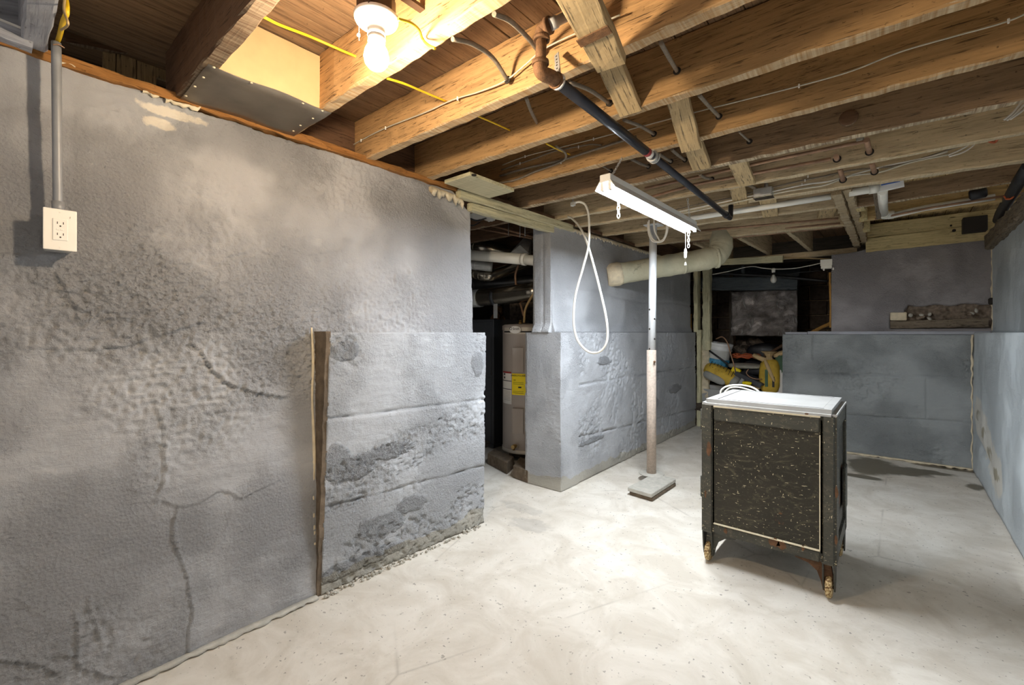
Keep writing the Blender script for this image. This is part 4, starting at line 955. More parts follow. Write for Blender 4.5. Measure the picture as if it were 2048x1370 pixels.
rbox('top_panel', (X0 + .075, Y0 + .05, S1 - .01), (X1 - .055, Y1 - .05, S1 + .0004), .0001, M['safe_top'], sf)
for (a, b) in (((X0 + .07, Y0 + .045, S1 - .002), (X0 + .074, Y1 - .045, S1 + .0008)), ((X0 + .07, Y1 - .049, S1 - .002), (X1 - .05, Y1 - .045, S1 + .0008)), ((X0 + .07, Y0 + .045, S1 - .002), (X1 - .05, Y0 + .049, S1 + .0008))):
    box('top_groove', a, b, M['slot'], sf)
# frame members of the face: stiles and rails standing proud of the recessed panel
fw = .062
for (a, b, nm) in (((X0, Y0, S0), (X0 + fw, Y0 + .05, S1 - .03), 'stile'), ((X1 - fw + .002, Y0, S0), (X1, Y0 + .05, S1 - .03), 'stile'), ((X0 + fw, Y0 + .002, S1 - .108), (X1 - fw + .002, Y0 + .05, S1 - .034), 'rail'), ((X0 + fw, Y0 + .002, S0), (X1 - fw + .002, Y0 + .05, S0 + .052), 'rail')):
    rbox(nm, a, b, .006 if nm == 'rail' else .012, M['safe_frame'], sf, 'ALL' if nm == 'rail' else 'V', 3)
rbox('face_panel', (X0 + fw + .002, Y0 + .010, S0 + .054), (X1 - fw, Y0 + .03, S1 - .110), .003, M['safe'], sf)
px0, px1, pz0, pz1 = X0 + fw, X1 - fw + .002, S0 + .052, S1 - .108
for a, b in (((px0, pz0 - .001), (px1, pz0 + .0035)), ((px1 - .0035, pz0), (px1, pz1 - .01)), ((px0, pz1 + .070), (px1, pz1 + .0725))):
    box('pinstripe', (a[0], Y0 - .0012, a[1]), (b[0], Y0 + .012, b[1]), M['pinline'], sf)
box('pinstripe', (px0, Y0 - .0012, S1 - .034), (px1, Y0 + .004, S1 - .0305), M['pinline'], sf)
# sides and back frame
for xs, s in ((X0, 1), (X1, -1)):
    for (y0, y1, z0, z1) in ((Y0 + .04, Y0 + .10, S0, S1 - .03), (Y1 - .07, Y1, S0, S1 - .03)): rbox('side_stile', (min(xs, xs + s * .02), y0, z0), (max(xs, xs + s * .02), y1, z1), .004, M['safe_frame'], sf)
    for z0, z1 in ((S0, S0 + .075), (S1 - .105, S1 - .03)): rbox('side_rail', (min(xs + s * .002, xs + s * .02), Y0 + .1, z0), (max(xs + s * .002, xs + s * .02), Y1 - .07, z1), .004, M['safe_frame'], sf)
rbox('dial_plate', (X1 - .004, Y1 - .20, .30), (X1 + .008, Y1 - .08, .52), .004, M['safe_frame'], sf)
for zc in (.735, .375):
    lathe('hinge', [(.010, -.055), (.012, -.053), (.012, .053), (.010, .055)], M['safe_frame'], T(X0 - .008, Y0 + .055, zc), sf, 12)
# rust patches as flakes standing on the paint
def flake(name, cx, cz, w_, h_, y, mat, par, seed):
    rnd = random.Random(seed); n = 14; V = [(0, 0, 0)] + [(w_ * .5 * math.cos(2 * math.pi * k / n) * rnd.uniform(.6, 1.1), 0, h_ * .5 * math.sin(2 * math.pi * k / n) * rnd.uniform(.6, 1.1)) for k in range(n)]
    V += [(x_, .0022, z_) for x_, y_, z_ in V]; Fc = [(0, 1 + (k + 1) % n, 1 + k) for k in range(n)] + [(n + 1, n + 2 + k, n + 2 + (k + 1) % n) for k in range(n)] + [(1 + k, 1 + (k + 1) % n, n + 2 + (k + 1) % n, n + 2 + k) for k in range(n)]
    return put(name, mesh(V, Fc), par, mat, T(cx, y, cz))
for k, (u, v, w_, h_) in enumerate(((1418, 897, .026, .085), (1411, 988, .012, .05), (1451, 1062, .018, .034), (1549, 1085, .055, .05), (1563, 1090, .05, .045), (1613, 828, .018, .010), (1673, 985, .014, .06), (1560, 1028, .02, .012), (1672, 1080, .016, .05), (1606, 1096, .016, .03))):
    p = oy(u, v, Y0); flake('rust_patch', p.x, p.z, w_, h_, Y0 - .0006 if not (k == 7) else Y0 + .0088, M['safe_rust'], sf, k)
# feet: curved cast brackets with wheels
def bracket(xc, yc, s, par):
    """s=+1 curve opens towards +x"""
    P = [(0, 0), (.150 * s, 0), (.135 * s, -.016), (.085 * s, -.026), (.052 * s, -.052), (.036 * s, -.095), (.030 * s, -.130), (.022 * s, -.134), (-.012 * s, -.090)]
    V = [(x_, -.012, z_) for x_, z_ in P] + [(x_, .012, z_) for x_, z_ in P]; n = len(P)
    Fc = [tuple(range(n)) if s < 0 else tuple(range(n - 1, -1, -1)), tuple(range(n, 2 * n)) if s > 0 else tuple(range(2 * n - 1, n - 1, -1))] + [(k, (k + 1) % n, n + (k + 1) % n, n + k) for k in range(n)]
    return put('foot_bracket', mesh(V, Fc), par, M['safe_rust'] if s < 0 else M['safe_frame'], T(xc, yc, S0 + .002))
for xc, s in ((X0 + .018, 1), (X1 - .018, -1)):
    for yc in (Y0 + .02, Y1 - .03):
        b_ = bracket(xc + s * .006, yc + .02, s, sf)
        xw = xc + s * .012
        wh = lathe('wheel', [(.012, -.013), (.040, -.013), (.048, -.009), (.050, 0), (.048, .009), (.040, .013), (.012, .013)], M['wheel'], T(xw, yc + .015, .050) @ Matrix.Rotation(math.pi / 2, 4, 'Y'), sf, 28)
        lathe('axle', [(.007, -.024), (.007, .024)], M['safe_rust'], T(xw, yc + .015, .050) @ Matrix.Rotation(math.pi / 2, 4, 'Y'), wh, 10)
        for q in (-1, 1):
            V = [(0, -.035, .115), (0, .04, .115), (0, .03, .03), (0, .012, -.012), (0, -.012, -.012), (0, -.026, .03)]; V += [(.006, y_, z_) for _, y_, z_ in V]; n = 6
            put('fork', mesh(V, [tuple(range(n)), tuple(range(2 * n - 1, n - 1, -1))] + [(k, n + k, n + (k + 1) % n, (k + 1) % n) for k in range(n)]), sf, M['safe_frame'], T(xw + q * .021 - .003, yc + .015, .048))
lathe('bottom_boss', [(.001, -.03), (.04, -.028), (.07, -.012), (.075, .02)], M['safe_frame'], T(-.47, 2.62, S0), sf, 20)

# =================================================================== UTILITY ROOM BEHIND THE DOORWAY
uw = box('wall_utility_back', (-4.65, 5.2, 0), (-2.34, 5.4, 2.3), M['dark_masonry'], None); uw['kind'] = 'structure'
uw = box('wall_utility_side', (-4.75, -.5, 0), (-4.6, 5.4, 2.3), M['dark_masonry'], None); uw['kind'] = 'structure'
def arc(name, r, a0, a1, z0, z1, th, mat, C, parent, n=10, bulge=0):
    """curved patch hugging a cylinder of radius r round C"""
    V = []; Fc = []
    for i in range(n + 1):
        a = a0 + (a1 - a0) * i / n
        for rr, z in ((r, z0), (r + th, z0 + bulge), (r + th, z1 - bulge), (r, z1)): V.append((rr * math.cos(a), rr * math.sin(a), z))
    for i in range(n):
        for k in range(4): Fc.append((i * 4 + k, (i + 1) * 4 + k, (i + 1) * 4 + (k + 1) % 4, i * 4 + (k + 1) % 4))
    Fc += [(0, 1, 2, 3), (n * 4 + 3, n * 4 + 2, n * 4 + 1, n * 4)]
    return put(name, mesh(V, Fc), parent, mat, T(C[0], C[1], 0))
HC = (-2.655, 3.335); HR = .228; HA = math.atan2(-HC[1], -HC[0])
def ha(u): return HA + math.asin(max(-1, min(1, (u - 1052) / 48.)))
def hz(v): return EYE + (HY - v) / F * 4.02
wh = thing('water_heater', 'tall taupe electric water heater standing on concrete blocks beyond the doorway', 'water heater', (HC[0], HC[1], .10))
HB, HT = .105, 1.275
lathe('tank', [(HR - .004, HB), (HR, HB + .02), (HR, HT - .055), (HR + .004, HT - .05), (HR + .004, HT - .012), (HR - .02, HT), (.02, HT + .012), (.001, HT + .012)], M['heater'], T(HC[0], HC[1], 0), wh, 56)
lathe('base_ring', [(HR + .004, HB), (HR + .006, HB + .004), (HR + .006, HB + .03), (HR, HB + .034)], M['heater_lite'], T(HC[0], HC[1], 0), wh, 48)
arc('name_band', HR + .001, ha(1010), ha(1052) + .9, hz(668), hz(655), .006, M['heater_lite'], HC, wh, 20)
arc('band_stripe', HR + .007, ha(1010), ha(1052) + .9, hz(665), hz(662), .0015, M['ink'], HC, wh, 20)
am = ha(1031); bd = Vector((math.cos(am), math.sin(am), 0)); c = Vector((HC[0], HC[1], hz(659.5))) + bd * (HR + .006)
mm = Matrix.Translation(c) @ Matrix((Vector((-bd.y, bd.x, 0)), Vector((0, 0, 1)), bd)).transposed().to_4x4()
bo = put('name_badge', lathem([(.060, -.004), (.060, .006), (.054, .009)], 32), wh, M['white_label'], mm @ Matrix.Diagonal((1, .58, 1, 1)))
txt('badge_lettering', 'Smith', .030, M['ink'], mm @ T(.012, .008, .0095), wh)
put('badge_emblem', tubem([(.011 * math.cos(a_), .011 * math.sin(a_), 0) for a_ in np.linspace(0, 6.0, 16)], .0022, 5), wh, M['ink'], mm @ T(-.030, .010, .010))
cv = [arc('access_cover', HR, ha(1027), ha(1046), hz(746), hz(695), .022, M['heater'], HC, wh, 8, .004), arc('access_cover', HR, ha(1027), ha(1046), hz(869), hz(817), .022, M['heater'], HC, wh, 8, .004)]
arc('white_sticker', HR + .0005, ha(1006), ha(1023), hz(811), hz(745), .001, M['white_label'], HC, wh)
arc('red_header', HR + .0018, ha(1006), ha(1023), hz(748.5), hz(745), .0006, M['red_label'], HC, wh)
for v in (764, 781): arc('sticker_rule', HR + .0018, ha(1006), ha(1023), hz(v + .7), hz(v - .7), .0006, M['ink'], HC, wh)
for v in range(785, 806, 3): arc('sticker_print', HR + .0018, ha(1008), ha(1021), hz(v + .4), hz(v - .4), .0005, M['heater'], HC, wh, 6)
for v in (751, 758): arc('sticker_icon', HR + .0018, ha(1008), ha(1010.5), hz(v + 2), hz(v - 2), .0006, M['ink'], HC, wh, 3)
arc('yellow_sticker', HR + .0005, ha(1024), ha(1050), hz(791), hz(748), .0012, M['yellow_label'], HC, wh)
a_ = ha(1036); d_ = Vector((math.cos(a_), math.sin(a_), 0)); m2 = Matrix.Translation(Vector((HC[0], HC[1], 0)) + d_ * (HR + .0028)) @ Matrix((Vector((-d_.y, d_.x, 0)), Vector((0, 0, 1)), d_)).transposed().to_4x4()
txt('sticker_lettering', 'ENERGYGUIDE', .021, M['ink'], m2 @ T(0, hz(752), 0), wh, .0004); txt('sticker_lettering', '450', .014, M['ink'], m2 @ T(-.035, hz(761), 0), wh, .0004)
arc('sticker_print', HR + .0018, ha(1036), ha(1042), hz(777), hz(774), .0006, M['ink'], HC, wh, 3)
for v in (766, 769, 784, 787): arc('sticker_print', HR + .0018, ha(1026), ha(1046), hz(v + .3), hz(v - .3), .0005, M['ink'], HC, wh, 6)
a_ = ha(1032); d_ = Vector((math.cos(a_), math.sin(a_), 0)); q = Vector((HC[0], HC[1], hz(893))) + d_ * HR
for q0, q1, r in ((0, .006, .03), (.006, .045, .012), (.045, .07, .018), (.03, .045, .02)): put('drain_valve', tubem([q + d_ * q0, q + d_ * q1], r, 12, origin=q), wh, M['brass'] if q0 else M['heater'], T(*q))
put('valve_spout', tubem([q + d_ * .05, q + d_ * .05 + Vector((0, 0, -.03))], .011, 10, origin=q), wh, M['brass'], T(*q))
for k, (dx, dy) in enumerate(((.02, -.12), (.10, .05))):
    lathe('nipple', [(.018, 0), (.018, .012), (.013, .014), (.013, .035)], M['brass'], T(HC[0] + dx, HC[1] + dy, HT + .005), wh, 12)
hx = oy(1048, 643, 3.21)
tag(tube('flex_hose', [hx + Vector((0, 0, -.01)), oy(1050, 622, 3.20), oy(1056, 606, 3.2), oy(1068, 586, 3.2), oy(1082, 560, 3.2)], .011, M['cable_tan'], None, 10), 'braided hose from the heater top leaning right behind the wall', 'hose')
tag(tube('flex_hose', [oy(1047, 632, 3.30), oy(1042, 612, 3.32), oy(1034, 590, 3.34), oy(1032, 570, 3.34), oy(1031, 550, 3.34), oy(1037, 530, 3.34)], [.009, .010, .012, .015, .011, .011, .011], M['copper'], None, 10), 'brownish hose rising in front of the shiny duct', 'hose')
for k, (p4, lab) in enumerate((([(975, 906), (1014, 925), (1028, 913), (988, 898)], 'left of the two concrete blocks under the water heater'), ([(1026, 931), (1056, 941), (1076, 924), (1040, 914)], 'right of the two concrete blocks under the water heater'))):
    cc4 = [oz(u, v, .10)[:2] for u, v in p4]
    o = thing('concrete_block', lab, 'block', (cc4[0][0], cc4[0][1], 0), 'blocks under the water heater'); prism('block', cc4, 0, .10, M['raw_concrete'], o, .004)
o = thing('concrete_block', 'hidden rear block under the water heater', 'block', (-2.75, 3.42, 0)); prism('block', [(-2.85, 3.3), (-2.6, 3.3), (-2.6, 3.5), (-2.85, 3.5)], 0, .10, M['raw_concrete'], o, .004)
fu = thing('furnace', 'dark grey furnace cabinet left of the water heater', 'furnace', (-3.5, 3.5, 0))
a = oy(987, 900, 3.45); box('cabinet', (a.x - .75, 3.45, .02), (a.x, 4.1, 1.34), M['furnace'], fu, .006); box('door_panel', (a.x - .72, 3.44, .75), (a.x - .03, 3.452, 1.31), M['furnace'], fu, .003); box('door_panel', (a.x - .72, 3.44, .06), (a.x - .03, 3.452, .72), M['furnace'], fu, .003)
box('base', (a.x - .74, 3.43, 0), (a.x + .02, 4.1, .03), M['furnace'], fu)
put('screw', lathem([(.005, -.001), (.005, .002)], 8), fu, M['ink'], T(*(oy(953, 641, 3.438))) @ Matrix.Rotation(math.pi / 2, 4, 'X'))
def duct(name, pts, r, mat, lab, bands=(), sub=5, cat='duct', res=22):
    P = smooth_pts([oy(*p) for p in pts], sub)
    R = r if not isinstance(r, (list, tuple)) else [float(np.interp(i / (len(P) - 1) * (len(r) - 1), range(len(r)), r)) for i in range(len(P))]
    o = thing(name, lab, cat, P[0]); put('pipe', tubem(P, R, res, origin=P[0]), o, M[mat], T(*P[0]))
    rr = R if not isinstance(R, list) else R[0]
    for f in bands:
        i = min(len(P) - 2, int(f * (len(P) - 1))); d = (P[i + 1] - P[i]).normalized(); q = P[i]
        put('crimp_band', tubem([q, q + d * .012], rr * 1.05, res, origin=q), o, M[mat], T(*q))
    return o
d1 = duct('round_duct', [(925, 596, 3.3), (960, 595, 3.3), (1000, 592, 3.3), (1080, 582, 3.3)], .088, 'duct', 'shiny round metal duct passing behind the hoses', (.02, .25))
a = oy(941, 598, 3.28); 
put('collar', tubem([oy(938, 597, 3.3), oy(962, 596, 3.3)], .093, 24, origin=oy(938, 597, 3.3)), d1, M['steel'], T(*oy(938, 597, 3.3)))
put('hanger_strap', tubem([oy(990, 594, 3.3), oy(996, 594, 3.3)], .091, 24, origin=oy(990, 594, 3.3)), d1, M['furnace'], T(*oy(990, 594, 3.3)))
put('strap_tail', boxm(.05, .004, .14), d1, M['steel'], T(*oy(991, 622, 3.22)))
duct('round_duct', [(930, 570, 3.5), (960, 569, 3.5), (986, 568, 3.5), (1080, 560, 3.6)], .062, 'duct_dark', 'dull dark duct above the shiny one', (.3,))
duct('round_duct', [(930, 543, 3.1), (952, 547, 3.1), (975, 552, 3.12), (992, 548, 3.2), (1040, 532, 3.4), (1075, 520, 3.5)], .052, 'duct', 'silvery duct elbow under the white pipe', (.12, .2, .28, .36))
duct('round_duct', [(925, 528, 3.0), (950, 530, 3.0), (985, 534, 3.1)], .045, 'steel', 'short pale metal duct tight under the white pipe', (.5,))
duct('round_duct', [(930, 480, 3.3), (955, 492, 3.3), (972, 497, 3.3), (1012, 506, 3.45), (1030, 510, 3.6)], .085, 'duct', 'upper metal duct bending above the white pipe', (.1, .2, .3, .95))
o = thing('tent_flashing', 'crumpled shiny metal boot above the white pipe end', 'sheet metal', oy(1040, 495, 3.2))
V = [oy(1018, 508, 3.2), oy(1040, 490, 3.1), oy(1056, 505, 3.2), oy(1048, 475, 3.25), oy(1064, 476, 3.3), oy(1062, 508, 3.3), oy(1030, 506, 3.5), oy(1052, 480, 3.5)]
me = mesh(V, [(0, 1, 3), (1, 2, 4, 3), (2, 5, 4), (0, 2, 1), (6, 0, 3, 7), (7, 3, 4), (5, 6, 7, 4), (0, 6, 5, 2)]); put('sheet', me, o, M['steel'])
o = tag(tube('waste_pipe', [oy(915, 508, 2.86), oy(1052, 519, 2.93)], .046, M['pvc'], None, 24, 1), 'thick white waste pipe crossing the doorway top', 'pipe')
put('pipe_hub', tubem([oy(1045, 518, 2.925), oy(1052, 519, 2.93)], .052, 24, origin=oy(1045, 518, 2.925)), o, M['pvc'], T(*oy(1045, 518, 2.925)))
put('pipe_end', tubem([oy(1052, 519, 2.93), oy(1082, 523, 2.96)], .043, 24, origin=oy(1052, 519, 2.93)), o, M['pvc'], T(*oy(1052, 519, 2.93)))
for k, (a, b, lab) in enumerate((((930, 437), (1066, 474), 'upper of two thin copper pipes high in the doorway'), ((930, 452), (1064, 477), 'lower of two thin copper pipes high in the doorway'))):
    o = tag(tube('copper_pipe', [oy(a[0], a[1], 2.95), oy(b[0], b[1], 3.05)], .009, M['copper'], None, 8, 1), lab, 'pipe', 'copper pipes in the doorway')
    for u, v in (((1017, 461 + 2), (1050, 470)) if k == 0 else ((1017, 468), (1040, 472))):
        q = oy(u, v, 3.0); put('pipe_hanger', tubem([q + Vector((0, 0, -.012)), q + Vector((0, 0, .11))], .004, 6, origin=q), o, M['steel'], T(*q))
for k, (a, b, m_, lab) in enumerate([((930, 478, 3.0), (1000, 425, 3.6), 'joist_dark', 'dark timber slanting across the doorway top, left one'), ((962, 500, 3.1), (1045, 430, 3.9), 'joist_dark', 'dark timber slanting across the doorway top, right one'), ((975, 462, 3.4), (1018, 485, 3.4), 'dark_wood', 'short dark batten over the upper metal duct')]):
    pass
for k, yy in enumerate((2.35, 2.75, 3.15, 3.55, 3.95, 4.35, 4.75)):
    o = beam('utility_joist', (-4.6, yy, 2.19), (-2.18, yy, 2.19), .045, .20, M['joist_dark'], seed=50 + k)
    tag(o, ['nearest', 'second', 'third', 'fourth', 'fifth', 'sixth', 'farthest'][k] + ' dark joist over the utility room, counted from the doorway', 'joist', 'joists over the utility room')
o = thing('plastic_sheet', 'pale plastic sheet stapled between the joists behind the doorway corner', 'plastic sheet', oy(955, 430, 2.55))
n = 10; V = []; Fc = []
for i in range(n + 1):
    for j in range(5):
        q = oy(928 + 62 * i / n, 412 + 22 * (i / n) + j * (7 - .45 * i), 2.55 + j * .05); V.append(q + Vector((0, 0, -.012 * math.sin(i * 1.3 + j))))
for i in range(n):
    for j in range(4): Fc.append((i * 5 + j, i * 5 + j + 1, (i + 1) * 5 + j + 1, (i + 1) * 5 + j))
bm = bmesh.new(); bm.from_mesh(mesh(V, Fc)); bmesh.ops.solidify(bm, geom=bm.faces[:], thickness=.004); put('sheet', bm_mesh(bm, True), o, M['white_plastic'])
for k, (u0, v0, u1, v1) in enumerate(((930, 432, 975, 442), (930, 444, 960, 450))): tag(tube('black_cable', [oy(u0, v0, 2.5), oy((u0 + u1) / 2, (v0 + v1) / 2 + 4, 2.55), oy(u1, v1 - 6, 2.7)], .006, M['cable_black'], None, 6), ['upper', 'lower'][k] + ' black cable sagging under the plastic sheet', 'cable')
# insulation hanging left of the heater
ins = thing('insulation_batt', 'torn brown insulation hanging beside the water heater', 'insulation', oy(998, 660, 3.75))
bm = bmesh.new(); rnd = random.Random(5)
for i in range(46):
    p = oy(rnd.uniform(990, 1004), rnd.uniform(612, 668), 3.75) + Vector((0, rnd.uniform(-.05, .05), 0)); r = bmesh.ops.create_icosphere(bm, subdivisions=2, radius=rnd.uniform(.018, .04))
    for v in r['verts']: v.co = Vector((v.co.x, v.co.y, v.co.z * 1.6)) * rnd.uniform(.75, 1.15) + p
put('fluff', bm_mesh(bm), ins, M['insul'])
o = thing('stained_block', 'stained masonry chunk behind the heater hoses', 'block', oy(1055, 625, 4.4)); beam('block', oy(1030, 690, 4.4), oy(1085, 690, 4.4), .2, 1.35, M['rubble'], o, rough=.015)
o = box('dark_plinth', oz(940, 905, .0) + Vector((-.5, 0, 0)), oz(985, 885, .0) + Vector((.1, .4, .06)), M['dark_wood'], None, .01); tag(o, 'low dark board on the floor before the furnace', 'board')

# =================================================================== CRAWL SPACE BEHIND THE REAR WALL
wc = box('wall_crawlspace', (-3.4, 7.46, 0), (.9, 7.7, 2.35), M['mortar'], None); wc['kind'] = 'structure'
bme = boxm(.385, .12, .185, .008)
for r in range(10):
    for c_ in range(9):
        xx = -2.9 + c_ * .40 + (.2 if r % 2 else 0)
        if xx > .3: continue
        put('brick', bme, wc, M['brick'], T(xx + random.uniform(-.004, .004), 7.44 + random.uniform(-.012, .008), .34 + r * .20))
b = box('wall_crawlspace_side', (.66, 5.85, 0), (.8, 7.6, 2.35), M['dark_masonry'], None); b['kind'] = 'structure'
b = box('wall_crawlspace_left', (-3.45, 5.5, 0), (-3.3, 7.6, 2.35), M['dark_masonry'], None); b['kind'] = 'structure'
slab('floor_crawlspace', (-3.3, 5.98, .0), (1, 0, 0), (0, .985, .17), 4.0, 1.55, .05, lambda u, v: fbm(u, v, 4, 4, 90) * .12 + .30, .1, M['dirt'])
for k in range(13):
    p = oy(1480 + 8 * (k % 7) + random.uniform(-4, 4), 690 + 12 * (k // 7) + random.uniform(-6, 6), 7.0 - .2 * (k // 7))
    me = lathem([(.001, -.07), (.07, -.05), (.095, 0), (.07, .05), (.001, .07)], 7, False)
    o = put('rock', me, None, M['rubble'] if k % 3 else M['dirt'], T(*p) @ Matrix.Rotation(random.uniform(0, 3), 4, (random.random(), random.random(), 1)) @ Matrix.Diagonal((random.uniform(.8, 1.3), 1, random.uniform(.7, 1), 1)))
    tag(o, 'dusky rock in the rubble below the foil panel', 'rock', 'rocks below the foil panel')
fo = thing('foil_panel', 'large crinkled foil panel hanging in the dark crawl space', 'panel', oy(1530, 672, 6.6))
A0 = oy(1462, 672, 6.5); B0 = oy(1594, 578, 6.5)
slab('foil', (A0.x, 6.5, A0.z), (1, 0, 0), (0, 0, 1), B0.x - A0.x, B0.z - A0.z, .016, lambda u, v: fbm(u, v, 5, 5, 77) * .05, .02, M['foil'], fo, edge=lambda u, v: (u + fbm(v, v * 0, 6, 3, 3) * .03, v + fbm(u, u * 0, 6, 3, 9) * .03))
rnd = random.Random(3)
for k in range(9):
    p = oy(rnd.uniform(1480, 1590), rnd.uniform(600, 668), 6.465); q = p + Vector((rnd.uniform(-.04, .04), -.004, rnd.uniform(-.12, -.04)))
    put('crease', tubem([p, p.lerp(q, .5) + Vector((rnd.uniform(-.015, .015), -.008, 0)), q], .004, 5, origin=p), fo, M['steel'], T(*p))
def bar(name, a, b, wd, ht, mat, lab, cat='timber', group=None): o = beam(name, oy(*a), oy(*b), wd, ht, M[mat], rough=.004); return tag(o, lab, cat, group)
bar('crawl_beam', (1400, 569, 6.4), (1597, 566, 6.4), .16, .17, 'slate_wood', 'big slate-grey beam spanning the crawl space above the foil panel')
bar('crawl_beam', (1420, 545, 6.9), (1600, 548, 6.9), .10, .16, 'slate_wood', 'upper slate-grey beam behind the small dangling bulb')
bar('crawl_stud', (1463, 715, 6.75), (1463, 545, 6.75), .05, .05, 'dark_wood', 'thin dark stud at the left edge of the foil panel')
bar('crawl_stud', (1486, 552, 6.3), (1486, 532, 6.3), .03, .05, 'slate_wood', 'short pale stub above the big crawl space beam')
bar('yellow_stick', (1618, 668, 6.2), (1664, 645, 6.1), .02, .035, 'stick', 'yellow stick slanting up behind the rear wall edge', 'stick')
bar('crawl_batten', (1661, 655, 5.70), (1660, 545, 5.70), .015, .02, 'stick', 'narrow tan batten along the left edge of the upper rear wall', 'batten')
for k, yy in enumerate((6.3, 6.75, 7.2)): tag(beam('crawl_joist', (-3.3, yy, 2.2), (.66, yy, 2.2), .05, .19, M['dark_wood'], seed=k), ['nearest', 'middle', 'farthest'][k] + ' dark joist over the crawl space', 'joist', 'joists over the crawl space')
cab('crawl_pipe', [(1415, 546, 6.1), (1540, 552, 6.15), (1664, 563, 6.2)], .016, 'cable_black', 'thin black pipe across the crawl space just above the dangling bulb', 'pipe')
cab('crawl_pipe', [(1560, 551, 6.0), (1600, 545, 5.95), (1640, 541, 5.9)], .006, 'cable_black', 'black wire branching toward the white junction box', 'wire')
o = cab('crawl_wire', [(1425, 549, 5.9), (1460, 542, 5.9), (1500, 533, 5.9), (1525, 536, 5.9), (1547, 538, 5.9), (1585, 537, 5.9), (1620, 531, 5.85), (1643, 526, 5.8)], .005, 'cable_white', 'white wire sagging from the white junction box to the dangling bulb', 'wire')
cab('crawl_wire', [(1566, 516, 5.75), (1600, 516, 5.75), (1660, 518, 5.75)], .006, 'cable_tan', 'tan wire running along under the header timber', 'wire')
o = thing('dangling_bulb', 'small unlit clear bulb hanging in the crawl space', 'bulb', oy(1546, 560, 5.9)); c = oy(1547, 540, 5.9); lathe('socket', [(.018, -.03), (.02, .01), (.012, .02)], M['white_plastic'], T(*c), o, 14); lathe('socket_ring', [(.017, -.055), (.017, -.03)], M['slot'], T(*c), o, 14)
lathe('glass', [(.001, -.15), (.02, -.145), (.032, -.12), (.030, -.095), (.018, -.07), (.014, -.055)], M['glass'], T(*c), o, 18)
o = thing('wall_junction_box', 'white metal junction box at the upper left edge of the rear wall', 'junction box', oy(1652, 530, 5.68)); a = oy(1643, 539, 5.72); b = oy(1665, 520, 5.72); box('box', (a.x, 5.66, a.z), (b.x, 5.74, b.z), M['pvc'], o, .004); box('cover', (a.x - .004, 5.652, a.z + .03), (b.x + .004, 5.662, b.z + .004), M['pvc'], o, .002)
for dx in (.02, .10): box('tab', (a.x + dx, 5.665, a.z - .02), (a.x + dx + .012, 5.68, a.z + .004), M['steel'], o)

# ---- things dumped on the dirt
def blobm(sx, sy, sz, seed, n1=22, n2=14, k=.10, pw=.6):
    """stuffed sack: superellipsoid with wrinkles, axis x"""
    V = []; Fc = []; rnd = random.Random(seed)
    sgn = lambda c, p: math.copysign(abs(c) ** p, c)
    for i in range(n2 + 1):
        ph = -math.pi / 2 + math.pi * i / n2
        for j in range(n1):
            th = 2 * math.pi * j / n1; f_ = 1 + k * math.sin(3 * th + seed + 2 * ph) * .4 + rnd.uniform(-k, k) * .25
            V.append((sx * sgn(math.sin(ph), pw), sy * sgn(math.cos(ph), pw) * sgn(math.cos(th), .8) * f_, sz * sgn(math.cos(ph), pw) * sgn(math.sin(th), .8) * f_))
    for i in range(n2):
        for j in range(n1): Fc.append((i * n1 + j, i * n1 + (j + 1) % n1, (i + 1) * n1 + (j + 1) % n1, (i + 1) * n1 + j))
    return mesh(V, Fc, True)
bk = thing('plastic_bucket', 'white bucket with a blue label, tipped beside the wooden post', 'bucket', oy(1440, 735, 6.3))
a = oy(1430, 750, 6.16); b = oy(1441, 686, 6.16); m3 = frame(a, b, (0, 1, 0)) @ Matrix.Rotation(math.pi / 2, 4, 'Y'); Lb = (b - a).length
lathe('pail', [(.001, 0), (.118, .0), (.122, .01), (.142, Lb - .09), (.150, Lb - .088), (.150, Lb - .075), (.143, Lb - .07), (.146, Lb - .035), (.152, Lb - .03), (.152, Lb), (.145, Lb + .002), (.139, Lb - .04), (.10, Lb - .06), (.001, Lb - .06)], M['bucket'], m3, bk, 32)
for (a0, a1, z0, z1, mt) in ((-3.1, 3.1, .13, .22, 'blue'),):
    V = []; Fc = []
    for i in range(13):
        t_ = a0 + (a1 - a0) * i / 12
        for rr, z in ((.1235 + z0 * .06, z0), (.1265 + z0 * .06, z0), (.1265 + z1 * .06 + .001, z1), (.1235 + z1 * .06, z1)): V.append((rr * 1.03 * math.cos(t_), rr * 1.03 * math.sin(t_), z))
    for i in range(12):
        for k in range(4): Fc.append((i * 4 + k, (i + 1) * 4 + k, (i + 1) * 4 + (k + 1) % 4, i * 4 + (k + 1) % 4))
    put('label', mesh(V, Fc), bk, M[mt], m3)
yb = thing('cement_sack', 'yellow and grey printed sack lying across the pile, left of the dark tray', 'bag', oy(1443, 770, 6.05))
a = oy(1414, 735, 6.02); b = oy(1474, 764, 6.0); mb = frame(a.lerp(b, .5), b, (0, 0, 1)); Lb = (b - a).length
put('sack', blobm(Lb * .54, .14, .095, 3), yb, M['bag_yellow'], mb); put('grey_end', blobm(.06, .125, .088, 5), yb, M['bag_grey'], mb @ T(Lb * .46, 0, -.006))
put('grey_side', blobm(Lb * .36, .06, .05, 8), yb, M['bag_grey'], mb @ T(-.03, -.105, -.052))
for k in range(8): put('print_line', boxm(.006, .10, .004), yb, M['ink'], mb @ T(-.15 + k * .04, -.075, .083) @ Matrix.Rotation(.62, 4, 'X') @ Matrix.Rotation(.2, 4, 'Z'))
o = thing('grey_tub', 'pale grey tub half hidden under the yellow sack', 'tub', oy(1425, 800, 6.05)); a = oy(1430, 770, 6.08); rbox('tub', (a.x - .22, 6.0, .28), (a.x + .16, 6.3, a.z), .05, M['tub'], o, 'VT', 4)
